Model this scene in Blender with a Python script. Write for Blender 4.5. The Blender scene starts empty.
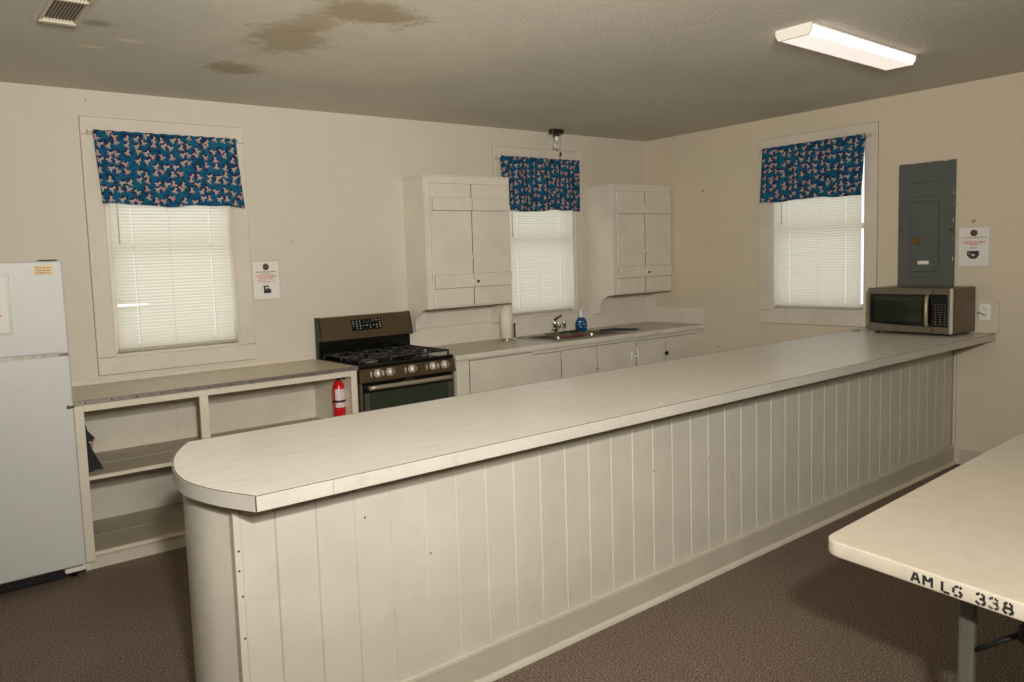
import bpy, bmesh, math, random
from mathutils import Vector, Matrix
random.seed(7)
PI = math.pi
SC = bpy.context.scene
COL = SC.collection

# ------------------------------------------------------------------ materials
def srgb(r, g, b):
    f = lambda c: (c/255/12.92) if c/255 <= .04045 else ((c/255+.055)/1.055)**2.4
    return (f(r), f(g), f(b), 1)

class NT:
    def __init__(s, name):
        s.m = bpy.data.materials.new(name); s.m.use_nodes = True
        s.t = s.m.node_tree; s.n = s.t.nodes; s.l = s.t.links
        s.b = s.n['Principled BSDF']; s._c = None
    def co(s):
        if s._c is None:
            s._c = s.n.new('ShaderNodeTexCoord').outputs['Object']
        return s._c
    def node(s, typ, **kw):
        n = s.n.new(typ)
        for k, v in kw.items(): setattr(n, k, v)
        return n
    def put(s, sock, v):
        if hasattr(v, 'links') or isinstance(v, bpy.types.NodeSocket): s.l.new(v, sock)
        else: sock.default_value = v
    def mapping(s, scale=(1, 1, 1), rot=(0, 0, 0), loc=(0, 0, 0), src=None):
        m = s.node('ShaderNodeMapping'); s.l.new(src or s.co(), m.inputs[0])
        m.inputs['Scale'].default_value = scale; m.inputs['Rotation'].default_value = rot; m.inputs['Location'].default_value = loc
        return m.outputs[0]
    def noise(s, scale, detail=4, rough=.5, src=None, dist=0):
        n = s.node('ShaderNodeTexNoise'); s.l.new(src or s.co(), n.inputs['Vector'])
        n.inputs['Scale'].default_value = scale; n.inputs['Detail'].default_value = detail
        n.inputs['Roughness'].default_value = rough; n.inputs['Distortion'].default_value = dist
        return n.outputs['Fac']
    def ramp(s, fac, stops):
        r = s.node('ShaderNodeValToRGB'); s.l.new(fac, r.inputs[0])
        e = r.color_ramp.elements
        while len(e) < len(stops): e.new(.5)
        for q, (p, c) in zip(e, stops):
            q.position = p; q.color = c if len(c) == 4 else (*c, 1)
        return r.outputs[0]
    def step(s, fac, a, b):
        m = s.node('ShaderNodeMapRange'); s.l.new(fac, m.inputs[0])
        m.inputs[1].default_value = a; m.inputs[2].default_value = b
        return m.outputs[0]
    def math(s, op, a, b=0, c=0):
        m = s.node('ShaderNodeMath', operation=op)
        s.put(m.inputs[0], a); s.put(m.inputs[1], b); s.put(m.inputs[2], c)
        return m.outputs[0]
    def mix(s, fac, a, b, blend='MIX'):
        m = s.node('ShaderNodeMix', data_type='RGBA', blend_type=blend)
        s.put(m.inputs[0], fac); s.put(m.inputs[6], a); s.put(m.inputs[7], b)
        return m.outputs[2]
    def bump(s, h, strength=.2, dist=.01):
        b = s.node('ShaderNodeBump'); s.l.new(h, b.inputs['Height'])
        b.inputs['Strength'].default_value = strength; b.inputs['Distance'].default_value = dist
        s.l.new(b.outputs[0], s.b.inputs['Normal'])
    def sep(s, v=None):
        n = s.node('ShaderNodeSeparateXYZ'); s.l.new(v or s.co(), n.inputs[0]); return n.outputs

def mat(name, col, rough=.5, metal=0, vary=.0, vscale=6, bump=0, bscale=80, **kw):
    t = NT(name); t.b.inputs['Roughness'].default_value = rough; t.b.inputs['Metallic'].default_value = metal
    if vary:
        a = tuple(c*(1-vary) for c in col[:3])+(1,); b = tuple(min(1, c*(1+vary)) for c in col[:3])+(1,)
        t.put(t.b.inputs['Base Color'], t.ramp(t.noise(vscale, 5, .6), [(.3, a), (.7, b)]))
    else: t.b.inputs['Base Color'].default_value = col
    if bump: t.bump(t.noise(bscale, 3), bump, .004)
    for k, v in kw.items(): t.b.inputs[k.replace('_', ' ')].default_value = v
    return t.m

def painted(name, col, dirt=(.30, .22, .13, 1), amt=.25, rough=.45, grain=None, spots=True):
    """old white paint on wood: broad mottling, small chips, faint grain"""
    t = NT(name)
    base = t.mix(t.step(t.noise(3.5, 6, .65), .35, .75), col, tuple(c*.86 for c in col[:3])+(1,))
    base = t.mix(t.math('MULTIPLY', t.step(t.noise(9, 8, .7), .58, .8), amt), base, dirt)
    if spots:
        v = t.node('ShaderNodeTexVoronoi'); t.l.new(t.co(), v.inputs['Vector']); v.inputs['Scale'].default_value = 11
        sz = t.sep(v.outputs['Color'])[0]
        chip = t.math('LESS_THAN', v.outputs['Distance'], t.math('MULTIPLY', t.math('SUBTRACT', sz, .72), .16))
        base = t.mix(t.math('MULTIPLY', chip, .75), base, (.10, .055, .03, 1))
    t.put(t.b.inputs['Base Color'], base); t.b.inputs['Roughness'].default_value = rough
    t.bump(t.noise(38, 4, .6, src=t.mapping(grain) if grain else None), .12, .004)
    return t.m

M = {}
def wall_mat(name, a, b, dirt):
    t = NT(name)
    base = t.mix(t.step(t.noise(.9, 5, .6), .3, .7), a, b)
    base = t.mix(t.math('MULTIPLY', t.step(t.noise(2.6, 7, .7), .55, .78), .22), base, dirt)
    v = t.node('ShaderNodeTexVoronoi'); t.l.new(t.co(), v.inputs['Vector']); v.inputs['Scale'].default_value = 3.2
    sz = t.sep(v.outputs['Color'])[0]
    chip = t.math('LESS_THAN', v.outputs['Distance'], t.math('MULTIPLY', t.math('SUBTRACT', sz, .50), .085))
    base = t.mix(t.math('MULTIPLY', chip, .6), base, (.13, .08, .05, 1))
    t.put(t.b.inputs['Base Color'], base); t.b.inputs['Roughness'].default_value = .6
    t.bump(t.noise(55, 5, .6), .22, .006)
    return t.m
M['wall'] = wall_mat('wall_paint', srgb(205, 196, 179), srgb(198, 188, 170), srgb(176, 157, 127))
M['wallr'] = wall_mat('wall_paint_right', srgb(207, 192, 167), srgb(200, 186, 162), srgb(168, 148, 118))
M['joint'] = mat('joint_and_batten_shade', srgb(142, 124, 98), .9)  # casing joints, and the painted shade strips behind the cabinet battens
M['casing'] = painted('casing_paint', srgb(211, 201, 183), amt=.12, spots=False)

def ceiling_mat():
    t = NT('ceiling_texture_paint')
    base = t.mix(t.step(t.noise(.8, 5, .6), .35, .7), srgb(208, 202, 186), srgb(198, 192, 175))
    o = t.sep()
    wob = t.math('SUBTRACT', t.noise(4.2, 8, .75, dist=1.2), .5)
    fine = t.math('SUBTRACT', t.noise(7, 5, .7), .5)
    def blob(cx, cy, rx, ry, soft, col, base, amt=1, rot=0, k=1.6):
        dx = t.math('SUBTRACT', o[0], cx); dy = t.math('SUBTRACT', o[1], cy)
        c, s_ = math.cos(rot), math.sin(rot)
        u = t.math('DIVIDE', t.math('ADD', t.math('MULTIPLY', dx, c), t.math('MULTIPLY', dy, s_)), rx)
        w = t.math('DIVIDE', t.math('SUBTRACT', t.math('MULTIPLY', dy, c), t.math('MULTIPLY', dx, s_)), ry)
        r = t.math('SQRT', t.math('ADD', t.math('MULTIPLY', u, u), t.math('MULTIPLY', w, w)))
        r = t.math('ADD', r, t.math('MULTIPLY', wob, k))
        r = t.math('ADD', r, t.math('MULTIPLY', fine, .8))
        f = t.math('MULTIPLY', t.step(r, 1.0+soft, 1.0-soft), amt)
        return t.mix(f, base, col)
    # repaired pale field with brown water stains inside it
    base = blob(-4.0, -1.55, .70, .62, .35, srgb(222, 212, 190), base, .8, k=2.2)
    base = blob(-4.0, -1.02, .50, .17, .3, srgb(220, 209, 186), base, .7, k=2.0)
    base = blob(-4.28, -2.05, .24, .16, .25, srgb(168, 148, 114), base, .85, k=3.4)
    base = blob(-4.42, -1.50, .18, .24, .3, srgb(174, 156, 124), base, .8, k=3.4)
    base = blob(-4.44, -1.78, .13, .16, .3, srgb(176, 158, 126), base, .7, k=3.0)
    base = blob(-4.45, -.86, .15, .11, .3, srgb(164, 147, 116), base, .8, k=2.6)
    base = blob(-4.20, -1.72, .10, .05, .3, srgb(214, 203, 180), base, .8, k=1.4)
    base = blob(-5.05, -1.13, .06, .028, .3, srgb(232, 216, 194), base, .9, k=.25)
    base = blob(-5.18, -.95, .06, .025, .3, srgb(230, 214, 190), base, .9, k=.25)
    base = blob(-5.24, -1.33, .06, .035, .6, srgb(140, 120, 92), base, .6, k=3.0)
    t.put(t.b.inputs['Base Color'], base); t.b.inputs['Roughness'].default_value = .8
    n = t.math('ADD', t.noise(60, 5, .65), t.math('MULTIPLY', t.noise(140, 2), .5))
    t.bump(n, .8, .012)
    return t.m
M['ceiling'] = ceiling_mat()

def floor_mat():
    t = NT('speckled_floor')
    a = t.ramp(t.noise(150, 2, .8), [(.32, srgb(46, 35, 28)), (.5, srgb(103, 86, 73)), (.68, srgb(178, 160, 142))])
    b = t.mix(t.step(t.noise(1.1, 5), .3, .7), (1, 1, 1, 1), (.82, .80, .78, 1))
    t.put(t.b.inputs['Base Color'], t.mix(1.0, a, b, 'MULTIPLY')); t.b.inputs['Roughness'].default_value = .62
    t.b.inputs['Specular IOR Level'].default_value = .35
    t.bump(t.noise(150, 2, .8), .25, .004)
    return t.m
M['floor'] = floor_mat()

def laminate(name, a, b, c, grain, rough=.32):
    t = NT(name)
    g = t.noise(5, 8, .66, src=t.mapping(grain), dist=.8)
    base = t.ramp(g, [(.30, c), (.45, a), (.62, b)])
    base = t.mix(t.math('MULTIPLY', t.step(t.noise(2, 5), .45, .75), .3), base, c)
    t.put(t.b.inputs['Base Color'], base); t.b.inputs['Roughness'].default_value = rough
    return t.m
M['laminate'] = laminate('bleached_oak_laminate', srgb(213, 206, 194), srgb(219, 213, 202), srgb(197, 187, 171), (1.5, 12, 12), .33)
M['laminate2'] = laminate('tan_laminate', srgb(194, 182, 158), srgb(199, 188, 164), srgb(186, 172, 147), (1.2, 7, 7), .35)
M['laminate3'] = laminate('grey_laminate', srgb(184, 174, 156), srgb(190, 181, 163), srgb(172, 161, 142), (1.2, 7, 7), .3)
M['edge'] = painted('white_edge_band', srgb(192, 186, 173), amt=.45, rough=.4, grain=(1, 12, 12))
M['edgeline'] = mat('brown_edge_line', srgb(58, 42, 30), .7)
M['board'] = painted('painted_beadboard', srgb(198, 191, 174), amt=.22, rough=.42)
M['board_dark'] = mat('board_joint', srgb(96, 80, 58), .8)
M['kick'] = painted('painted_baseboard', srgb(188, 179, 161), amt=.25, rough=.4)
M['round'] = painted('painted_quarter_round', srgb(203, 194, 176), amt=.3, rough=.4)
M['cab'] = painted('painted_cabinet', srgb(218, 209, 192), amt=.1, rough=.5, spots=False)
M['cab2'] = painted('painted_base_cabinet', srgb(214, 205, 187), amt=.12, rough=.5, spots=False)
M['shelfw'] = painted('painted_shelf_front', srgb(216, 205, 184), amt=.14, rough=.45)
M['shelfin'] = painted('painted_shelf_inside', srgb(214, 206, 186), amt=.25, rough=.6)
M['shelftop'] = painted('worn_shelf_boards', srgb(180, 168, 146), amt=.35, rough=.5, grain=(1, 8, 8), spots=False)
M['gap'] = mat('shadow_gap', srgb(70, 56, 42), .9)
M['fridge'] = mat('textured_white_enamel', srgb(198, 197, 190), .38, vary=.03, vscale=3, bump=.5, bscale=150)
M['rubber'] = mat('grey_gasket', srgb(120, 118, 110), .7)
M['black'] = mat('black_plastic', srgb(22, 21, 20), .4)
M['blackg'] = mat('black_glass', srgb(14, 15, 13), .12)
M['iron'] = mat('cast_iron', srgb(30, 29, 27), .5, vary=.2, vscale=40)
M['steel'] = mat('brushed_steel', srgb(136, 127, 113), .36, .85, vary=.05, vscale=20)
M['steelb'] = mat('warm_brushed_steel', srgb(108, 93, 70), .36, .8, vary=.05, vscale=20)
M['knobm'] = mat('satin_knob', srgb(205, 196, 180), .38, .35)
M['handlem'] = mat('satin_handle', srgb(168, 156, 132), .4, .5)
M['chrome'] = mat('chrome', srgb(220, 216, 208), .14, 1)
M['alu'] = mat('worn_aluminium', srgb(150, 143, 130), .42, .7, vary=.2, vscale=40)
M['ovenglass'] = mat('dark_green_oven_glass', srgb(50, 54, 42), .12)
M['white'] = mat('white_plastic', srgb(226, 221, 208), .4)
M['paper'] = mat('paper', srgb(218, 212, 202), .6)
M['sleeve'] = mat('clear_sleeve_edge', srgb(198, 192, 180), .25)
M['red'] = mat('red_enamel', srgb(196, 20, 28), .25)
M['redtext'] = mat('red_ink', srgb(196, 104, 98), .7)
M['greytext'] = mat('grey_ink', srgb(130, 122, 116), .7)
M['darkink'] = mat('dark_ink', srgb(40, 40, 42), .6)
M['gold'] = mat('emblem_gold', srgb(150, 112, 50), .6)
M['panel'] = mat('grey_green_enamel', srgb(82, 86, 80), .45, vary=.06, vscale=5)
M['brass'] = mat('dull_brass', srgb(116, 92, 56), .4, .6)
M['blueg'] = mat('blue_dish_soap', srgb(18, 62, 104), .12, vary=.2, vscale=30)
M['clear'] = mat('clear_cap_plastic', srgb(200, 205, 205), .1)
M['navy'] = mat('navy_cloth', srgb(30, 40, 66), .9, vary=.3, vscale=40)
M['redcloth'] = mat('dark_red_cloth', srgb(104, 26, 24), .9, vary=.3, vscale=40)
M['towel'] = mat('paper_towel', srgb(222, 210, 188), .85, bump=.3, bscale=90)
M['tablep'] = laminate('speckled_table_plastic', srgb(200, 189, 169), srgb(204, 194, 175), srgb(194, 182, 161), (3, 3, 3), .42)
M['leg'] = mat('grey_green_leg_paint', srgb(92, 94, 82), .4, .2)
M['vent'] = mat('vent_metal', srgb(204, 192, 168), .4)
M['screw'] = mat('dark_screw', srgb(60, 50, 40), .5, .5)
M['sticker'] = mat('yellow_sticker', srgb(212, 190, 150), .6, vary=.1, vscale=90)
M['pink'] = mat('dull_pink', srgb(168, 120, 104), .7)
M['darkgreen'] = mat('dark_green_fabric', srgb(26, 38, 34), .8, vary=.3, vscale=30)
M['slatm'] = None

def slat_mat():
    t = NT('cream_blind_slat')
    d = t.b; d.inputs['Base Color'].default_value = srgb(230, 227, 214); d.inputs['Roughness'].default_value = .45
    tr = t.node('ShaderNodeBsdfTranslucent'); tr.inputs[0].default_value = srgb(242, 238, 222)
    mx = t.node('ShaderNodeMixShader'); mx.inputs[0].default_value = .34
    t.l.new(d.outputs[0], mx.inputs[1]); t.l.new(tr.outputs[0], mx.inputs[2])
    t.l.new(mx.outputs[0], t.n['Material Output'].inputs[0]); return t.m
M['slat'] = slat_mat()
def glass_mat():
    t = NT('window_glass')
    g = t.node('ShaderNodeBsdfGlossy'); g.inputs['Roughness'].default_value = .02
    tr = t.node('ShaderNodeBsdfTransparent'); mx = t.node('ShaderNodeMixShader'); mx.inputs[0].default_value = .06
    t.l.new(tr.outputs[0], mx.inputs[1]); t.l.new(g.outputs[0], mx.inputs[2])
    t.l.new(mx.outputs[0], t.n['Material Output'].inputs[0]); return t.m
M['glass'] = glass_mat()
def bulb_mat():
    t = NT('clear_bulb_glass')
    t.b.inputs['Base Color'].default_value = (.95, .95, .93, 1); t.b.inputs['Roughness'].default_value = .03
    t.b.inputs['Transmission Weight'].default_value = .8; t.b.inputs['IOR'].default_value = 1.3
    return t.m
M['bulb'] = bulb_mat()
def lens_mat(n, e):
    t = NT(n)
    t.b.inputs['Base Color'].default_value = srgb(250, 240, 232); t.b.inputs['Roughness'].default_value = .4
    t.b.inputs['Emission Color'].default_value = (1, .90, .84, 1); t.b.inputs['Emission Strength'].default_value = e
    return t.m
M['lens'] = lens_mat('lit_diffuser', .72); M['lens2'] = lens_mat('lit_diffuser_side', 1.6)

def fabric_mat(name, seed, plane='xz'):
    """blue cotton print: scattered pale winged motifs with dark heads and purple shadows"""
    t = NT(name)
    o = t.sep(); c = t.node('ShaderNodeCombineXYZ')
    t.l.new(o[0] if plane == 'xz' else o[1], c.inputs[0]); t.l.new(o[2], c.inputs[1]); c.inputs[2].default_value = 0
    P = c.outputs[0]
    base = t.ramp(t.noise(14, 3, .6, src=P), [(.36, srgb(8, 56, 78)), (.5, srgb(12, 80, 114)), (.62, srgb(18, 90, 110))])
    S = 18.5
    def layer(base, S, off, cols, ang=True):
        v = t.node('ShaderNodeTexVoronoi', voronoi_dimensions='2D'); v.inputs['Scale'].default_value = S; v.inputs['Randomness'].default_value = .72
        mp = t.mapping(loc=(off, seed, 0), src=P); t.l.new(mp, v.inputs['Vector'])
        sc = t.node('ShaderNodeVectorMath', operation='SUBTRACT'); t.l.new(mp, sc.inputs[0]); t.l.new(v.outputs['Position'], sc.inputs[1])
        sc2 = t.node('ShaderNodeVectorMath', operation='SCALE'); t.l.new(sc.outputs[0], sc2.inputs[0]); sc2.inputs['Scale'].default_value = S
        rot = t.node('ShaderNodeVectorRotate', rotation_type='Z_AXIS'); t.l.new(sc2.outputs[0], rot.inputs['Vector'])
        cr = t.sep(v.outputs['Color'])[0]; t.l.new(t.math('MULTIPLY_ADD', cr, 2.6, .3), rot.inputs['Angle'])
        q = t.sep(rot.outputs[0]); X, Y = q[0], q[1]
        def ell(cx, cy, rx, ry, a):
            dx = t.math('SUBTRACT', X, cx); dy = t.math('SUBTRACT', Y, cy); ca, sa = math.cos(a), math.sin(a)
            u = t.math('DIVIDE', t.math('ADD', t.math('MULTIPLY', dx, ca), t.math('MULTIPLY', dy, sa)), rx)
            w = t.math('DIVIDE', t.math('SUBTRACT', t.math('MULTIPLY', dy, ca), t.math('MULTIPLY', dx, sa)), ry)
            return t.math('LESS_THAN', t.math('ADD', t.math('MULTIPLY', u, u), t.math('MULTIPLY', w, w)), 1.0)
        b = t.mix(ell(.02, -.18, .44, .15, .3), base, cols[1])
        b = t.mix(ell(-.30, .06, .24, .18, 0), b, cols[2])
        b = t.mix(ell(.34, .26, .14, .10, .6), b, srgb(20, 92, 84))
        wing = t.math('MAXIMUM', ell(.02, .0, .42, .085, 0), ell(.16, .15, .28, .075, .95))
        wing = t.math('MAXIMUM', wing, ell(.14, -.13, .24, .07, -.75))
        wing = t.math('MAXIMUM', wing, ell(-.14, .10, .16, .06, -.5))
        return t.mix(wing, b, t.mix(cr, cols[0], cols[3]))
    cols = (srgb(178, 140, 130), srgb(40, 42, 84), srgb(16, 20, 34), srgb(176, 160, 142))
    v2 = t.node('ShaderNodeTexVoronoi', voronoi_dimensions='2D'); v2.inputs['Scale'].default_value = 27; t.l.new(t.mapping(loc=(.4, seed, 0), src=P), v2.inputs['Vector'])
    base = t.mix(t.math('LESS_THAN', v2.outputs['Distance'], t.math('MULTIPLY', t.sep(v2.outputs['Color'])[0], .26)), base, srgb(26, 30, 70))
    base = layer(base, S, 0.0, cols)
    t.put(t.b.inputs['Base Color'], base); t.b.inputs['Roughness'].default_value = .85
    t.b.inputs['Specular IOR Level'].default_value = .2
    return t.m
M['fab1'] = fabric_mat('bird_print_cotton_a', .31); M['fab2'] = fabric_mat('bird_print_cotton_b', 1.73); M['fab3'] = fabric_mat('bird_print_cotton_c', 2.9, 'yz')

# ------------------------------------------------------------------ mesh builder
class MB:
    def __init__(s): s.bm = bmesh.new(); s.mats = []
    def _m(s, faces, mi):
        for f in faces: f.material_index = mi
    def box(s, x0, x1, y0, y1, z0, z1, bev=0, mi=0, seg=1):
        n0 = set(s.bm.faces)
        vs = [s.bm.verts.new(p) for p in ((x0,y0,z0),(x1,y0,z0),(x1,y1,z0),(x0,y1,z0),(x0,y0,z1),(x1,y0,z1),(x1,y1,z1),(x0,y1,z1))]
        fs = [s.bm.faces.new([vs[i] for i in q]) for q in ((0,3,2,1),(4,5,6,7),(0,1,5,4),(1,2,6,5),(2,3,7,6),(3,0,4,7))]
        if bev:
            es = list({e for f in fs for e in f.edges})
            bmesh.ops.bevel(s.bm, geom=es, offset=bev, segments=seg, affect='EDGES', profile=.5)
        s._m([f for f in s.bm.faces if f not in n0], mi); return s
    def prism(s, pts, axis, a, b, mi=0, bev=0):
        """pts 2D polygon (ccw) in the plane orthogonal to axis; extruded a..b"""
        def P(u, v, w):
            return {'x': (w, u, v), 'y': (u, w, v), 'z': (u, v, w)}[axis]
        n0 = set(s.bm.faces)
        A = [s.bm.verts.new(P(u, v, a)) for u, v in pts]; B = [s.bm.verts.new(P(u, v, b)) for u, v in pts]
        n = len(pts); fs = [s.bm.faces.new(A), s.bm.faces.new(B[::-1])]
        for i in range(n): fs.append(s.bm.faces.new((A[i], B[i], B[(i+1) % n], A[(i+1) % n])))
        bmesh.ops.recalc_face_normals(s.bm, faces=fs)
        if bev:
            es = list({e for f in fs[:2] for e in f.edges})
            bmesh.ops.bevel(s.bm, geom=es, offset=bev, segments=1, affect='EDGES')
        s._m([f for f in s.bm.faces if f not in n0], mi); return s
    def tube(s, pts, r, seg=10, mi=0, caps=True):
        pts = [Vector(p) for p in pts]; n = len(pts); rs = r if isinstance(r, (list, tuple)) else [r]*n
        rings = []; T0 = (pts[1]-pts[0]).normalized()
        ref = Vector((0, 0, 1)) if abs(T0.z) < .9 else Vector((1, 0, 0))
        N = (ref - T0*ref.dot(T0)).normalized(); n0 = set(s.bm.faces)
        for i, p in enumerate(pts):
            T = (pts[min(i+1, n-1)]-pts[max(i-1, 0)]).normalized()
            N = (N - T*N.dot(T)).normalized(); Bn = T.cross(N)
            rings.append([s.bm.verts.new(p + (N*math.cos(k*2*PI/seg)+Bn*math.sin(k*2*PI/seg))*rs[i]) for k in range(seg)])
        for i in range(n-1):
            for k in range(seg):
                f = s.bm.faces.new((rings[i][k], rings[i][(k+1) % seg], rings[i+1][(k+1) % seg], rings[i+1][k])); f.smooth = True
        if caps: s.bm.faces.new(rings[0][::-1]); s.bm.faces.new(rings[-1])
        s._m([f for f in s.bm.faces if f not in n0], mi); return s
    def lathe(s, prof, c, axis=(0, 0, 1), seg=28, mi=0):
        """prof list of (r, h) along axis from c"""
        ax = Vector(axis).normalized(); ref = Vector((1, 0, 0)) if abs(ax.x) < .9 else Vector((0, 1, 0))
        U = (ref-ax*ref.dot(ax)).normalized(); V = ax.cross(U); c = Vector(c); rings = []; n0 = set(s.bm.faces)
        for r, h in prof:
            if r < 1e-5: rings.append([s.bm.verts.new(c+ax*h)])
            else: rings.append([s.bm.verts.new(c+ax*h+(U*math.cos(k*2*PI/seg)+V*math.sin(k*2*PI/seg))*r) for k in range(seg)])
        for a, b in zip(rings, rings[1:]):
            for k in range(seg):
                k2 = (k+1) % seg
                if len(a) == 1 and len(b) == 1: continue
                if len(a) == 1: f = s.bm.faces.new((a[0], b[k2], b[k]))
                elif len(b) == 1: f = s.bm.faces.new((a[k], a[k2], b[0]))
                else: f = s.bm.faces.new((a[k], a[k2], b[k2], b[k]))
                f.smooth = True
        if len(rings[0]) > 1: s.bm.faces.new(rings[0][::-1])
        if len(rings[-1]) > 1: s.bm.faces.new(rings[-1])
        s._m([f for f in s.bm.faces if f not in n0], mi); return s
    def grid(s, fn, nu, nv, mi=0, smooth=True):
        V = [[s.bm.verts.new(fn(i/nu, j/nv)) for j in range(nv+1)] for i in range(nu+1)]
        for i in range(nu):
            for j in range(nv):
                f = s.bm.faces.new((V[i][j], V[i+1][j], V[i+1][j+1], V[i][j+1])); f.smooth = smooth; f.material_index = mi
        return s
    def xf(s, mt):
        bmesh.ops.transform(s.bm, matrix=mt, verts=s.bm.verts[:]); return s

def root_of(o):
    while o.parent: o = o.parent
    return o
def build(name, mb, mats, parent=None, local=False, origin=None):
    me = bpy.data.meshes.new(name); bm = mb.bm
    bmesh.ops.recalc_face_normals(bm, faces=bm.faces[:]) if not getattr(mb, 'keep', False) else None
    if parent is not None and not local:
        bmesh.ops.translate(bm, vec=-Vector(root_of(parent).location), verts=bm.verts[:])
    o = bpy.data.objects.new(name, me)
    if parent is None:
        if origin is None:
            xs = [v.co for v in bm.verts]
            origin = Vector(((min(p.x for p in xs)+max(p.x for p in xs))/2, (min(p.y for p in xs)+max(p.y for p in xs))/2, min(p.z for p in xs)))
        origin = Vector(origin); bmesh.ops.translate(bm, vec=-origin, verts=bm.verts[:]); o.location = origin
    bm.to_mesh(me); bm.free()
    for m in (mats if isinstance(mats, (list, tuple)) else [mats]): me.materials.append(m)
    COL.objects.link(o)
    if parent is not None: o.parent = parent
    return o
def tag(o, label=None, cat=None, group=None, kind=None):
    if label: o['label'] = label
    if cat: o['category'] = cat
    if group: o['group'] = group
    if kind: o['kind'] = kind
    return o
def thing(name, label, cat, loc, rz=0, group=None, kind=None):
    o = bpy.data.objects.new(name, None); o.empty_display_size = .1; COL.objects.link(o)
    o.location = loc; o.rotation_euler = (0, 0, rz); return tag(o, label, cat, group, kind)
def struct(name, mb, mats, parent=None, origin=(0, 0, 0)):
    o = build(name, mb, mats, parent, origin=origin)
    if parent is None: tag(o, kind='structure')
    return o

# ------------------------------------------------------------------ room shell
H = 2.659; XL = -7.9; YF = -8.2; TW = .16
W1 = (-4.965, -4.170, 1.07, 2.40); W2 = (-1.815, -.995, 1.07, 2.40); W3 = (-2.098, -1.325, 1.06, 2.39)   # openings
def wall_with_holes(a0, a1, z0, z1, holes, put):
    holes = sorted(holes); x = a0
    for h0, h1, hz0, hz1 in holes:
        put(x, h0, z0, z1); put(h0, h1, z0, hz0); put(h0, h1, hz1, z1); x = h1
    put(x, a1, z0, z1)
mb = MB(); wall_with_holes(XL-TW, TW, 0, H, [W1, W2], lambda a, b, c, d: mb.box(a, b, 0, TW, c, d))
struct('wall_back', mb, M['wall'])
mb = MB(); wall_with_holes(YF-TW, 0, 0, H, [W3], lambda a, b, c, d: mb.box(0, TW, a, b, c, d))
struct('wall_right', mb, M['wallr'])
struct('wall_left', MB().box(XL-TW, XL, YF, 0, 0, H), M['wall'])
struct('wall_front', MB().box(XL-TW, 0, YF-TW, YF, 0, H), M['wall'])
struct('floor', MB().box(XL-TW, TW, YF-TW, TW, -.1, 0), M['floor'])
struct('ceiling', MB().box(XL-TW, TW, YF-TW, TW, H, H+.1), M['ceiling'])

def window(n, axis, o0, o1, z0, z1, c0, c1, cz0, cz1, st=.055):
    """axis 'x': on the back wall, 'y': on the right wall. o = opening, c = casing outer"""
    def bx(mb, a0, a1, d0, d1, zz0, zz1, bev=0):   # d: depth into wall positive
        if axis == 'x': mb.box(a0, a1, d0, d1, zz0, zz1, bev)
        else: mb.box(d0, d1, a0, a1, zz0, zz1, bev)
    loc = ((o0+o1)/2, 0, z0) if axis == 'x' else (0, (o0+o1)/2, z0)
    t = thing('window_%d' % n, None, None, loc, kind='structure')
    def casing(a0, a1, b0, b1):
        m = MB(); bx(m, a0, a1, -.014, 0, b0, b1, .003); return build('casing', m, M['casing'], t)
    casing(c0, o0, z0-.0, z1); casing(o1, c1, z0, z1); casing(c0, c1, z1+.002, cz1); casing(c0, c1, cz0, z0-.003)
    g = MB()   # thin dark joint between casing and wall plaster
    for a0, a1, b0, b1 in ((c0-.0022, c0, cz0, cz1), (c1, c1+.0022, cz0, cz1), (c0-.0022, c1+.0022, cz1, cz1+.0025), (c0-.0022, c1+.0022, cz0-.003, cz0)):
        bx(g, a0, a1, -.004, 0, b0, b1)
    build('joint', g, M['joint'], t)
    m = MB()
    for a0, a1, b0, b1 in ((o0, o0+.012, z0, z1), (o1-.012, o1, z0, z1), (o0, o1, z1-.018, z1)):
        bx(m, a0, a1, -.002, .15, b0, b1)
    bx(m, o0-.004, o1+.004, -.018, .15, z0-.004, z0+.016, .002); build('jamb', m, M['casing'], t)
    m = MB(); zm = 1.73
    for a0, a1, b0, b1 in ((o0+.012, o0+st, z0+.016, z1-.018), (o1-.030, o1-.012, z0+.016, z1-.018), (o0+st, o1-.03, z0+.016, z0+.06), (o0+st, o1-.03, z1-.06, z1-.018), (o0+st, o1-.03, zm-.022, zm+.022)):
        bx(m, a0, a1, .085, .125, b0, b1, .002)
    build('sash', m, M['casing'], t)
    m = MB(); bx(m, o0+.025, o1-.025, .103, .108, z0+.04, z1-.04); build('glass_pane', m, M['glass'], t)
    return t
window(1, 'x', *W1, -5.066, -4.069, .964, 2.503)
window(2, 'x', *W2, -1.921, -.900, .964+.0, 2.506)
window(3, 'y', *W3, -2.185, -1.218, .950, 2.491, .022)

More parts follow.
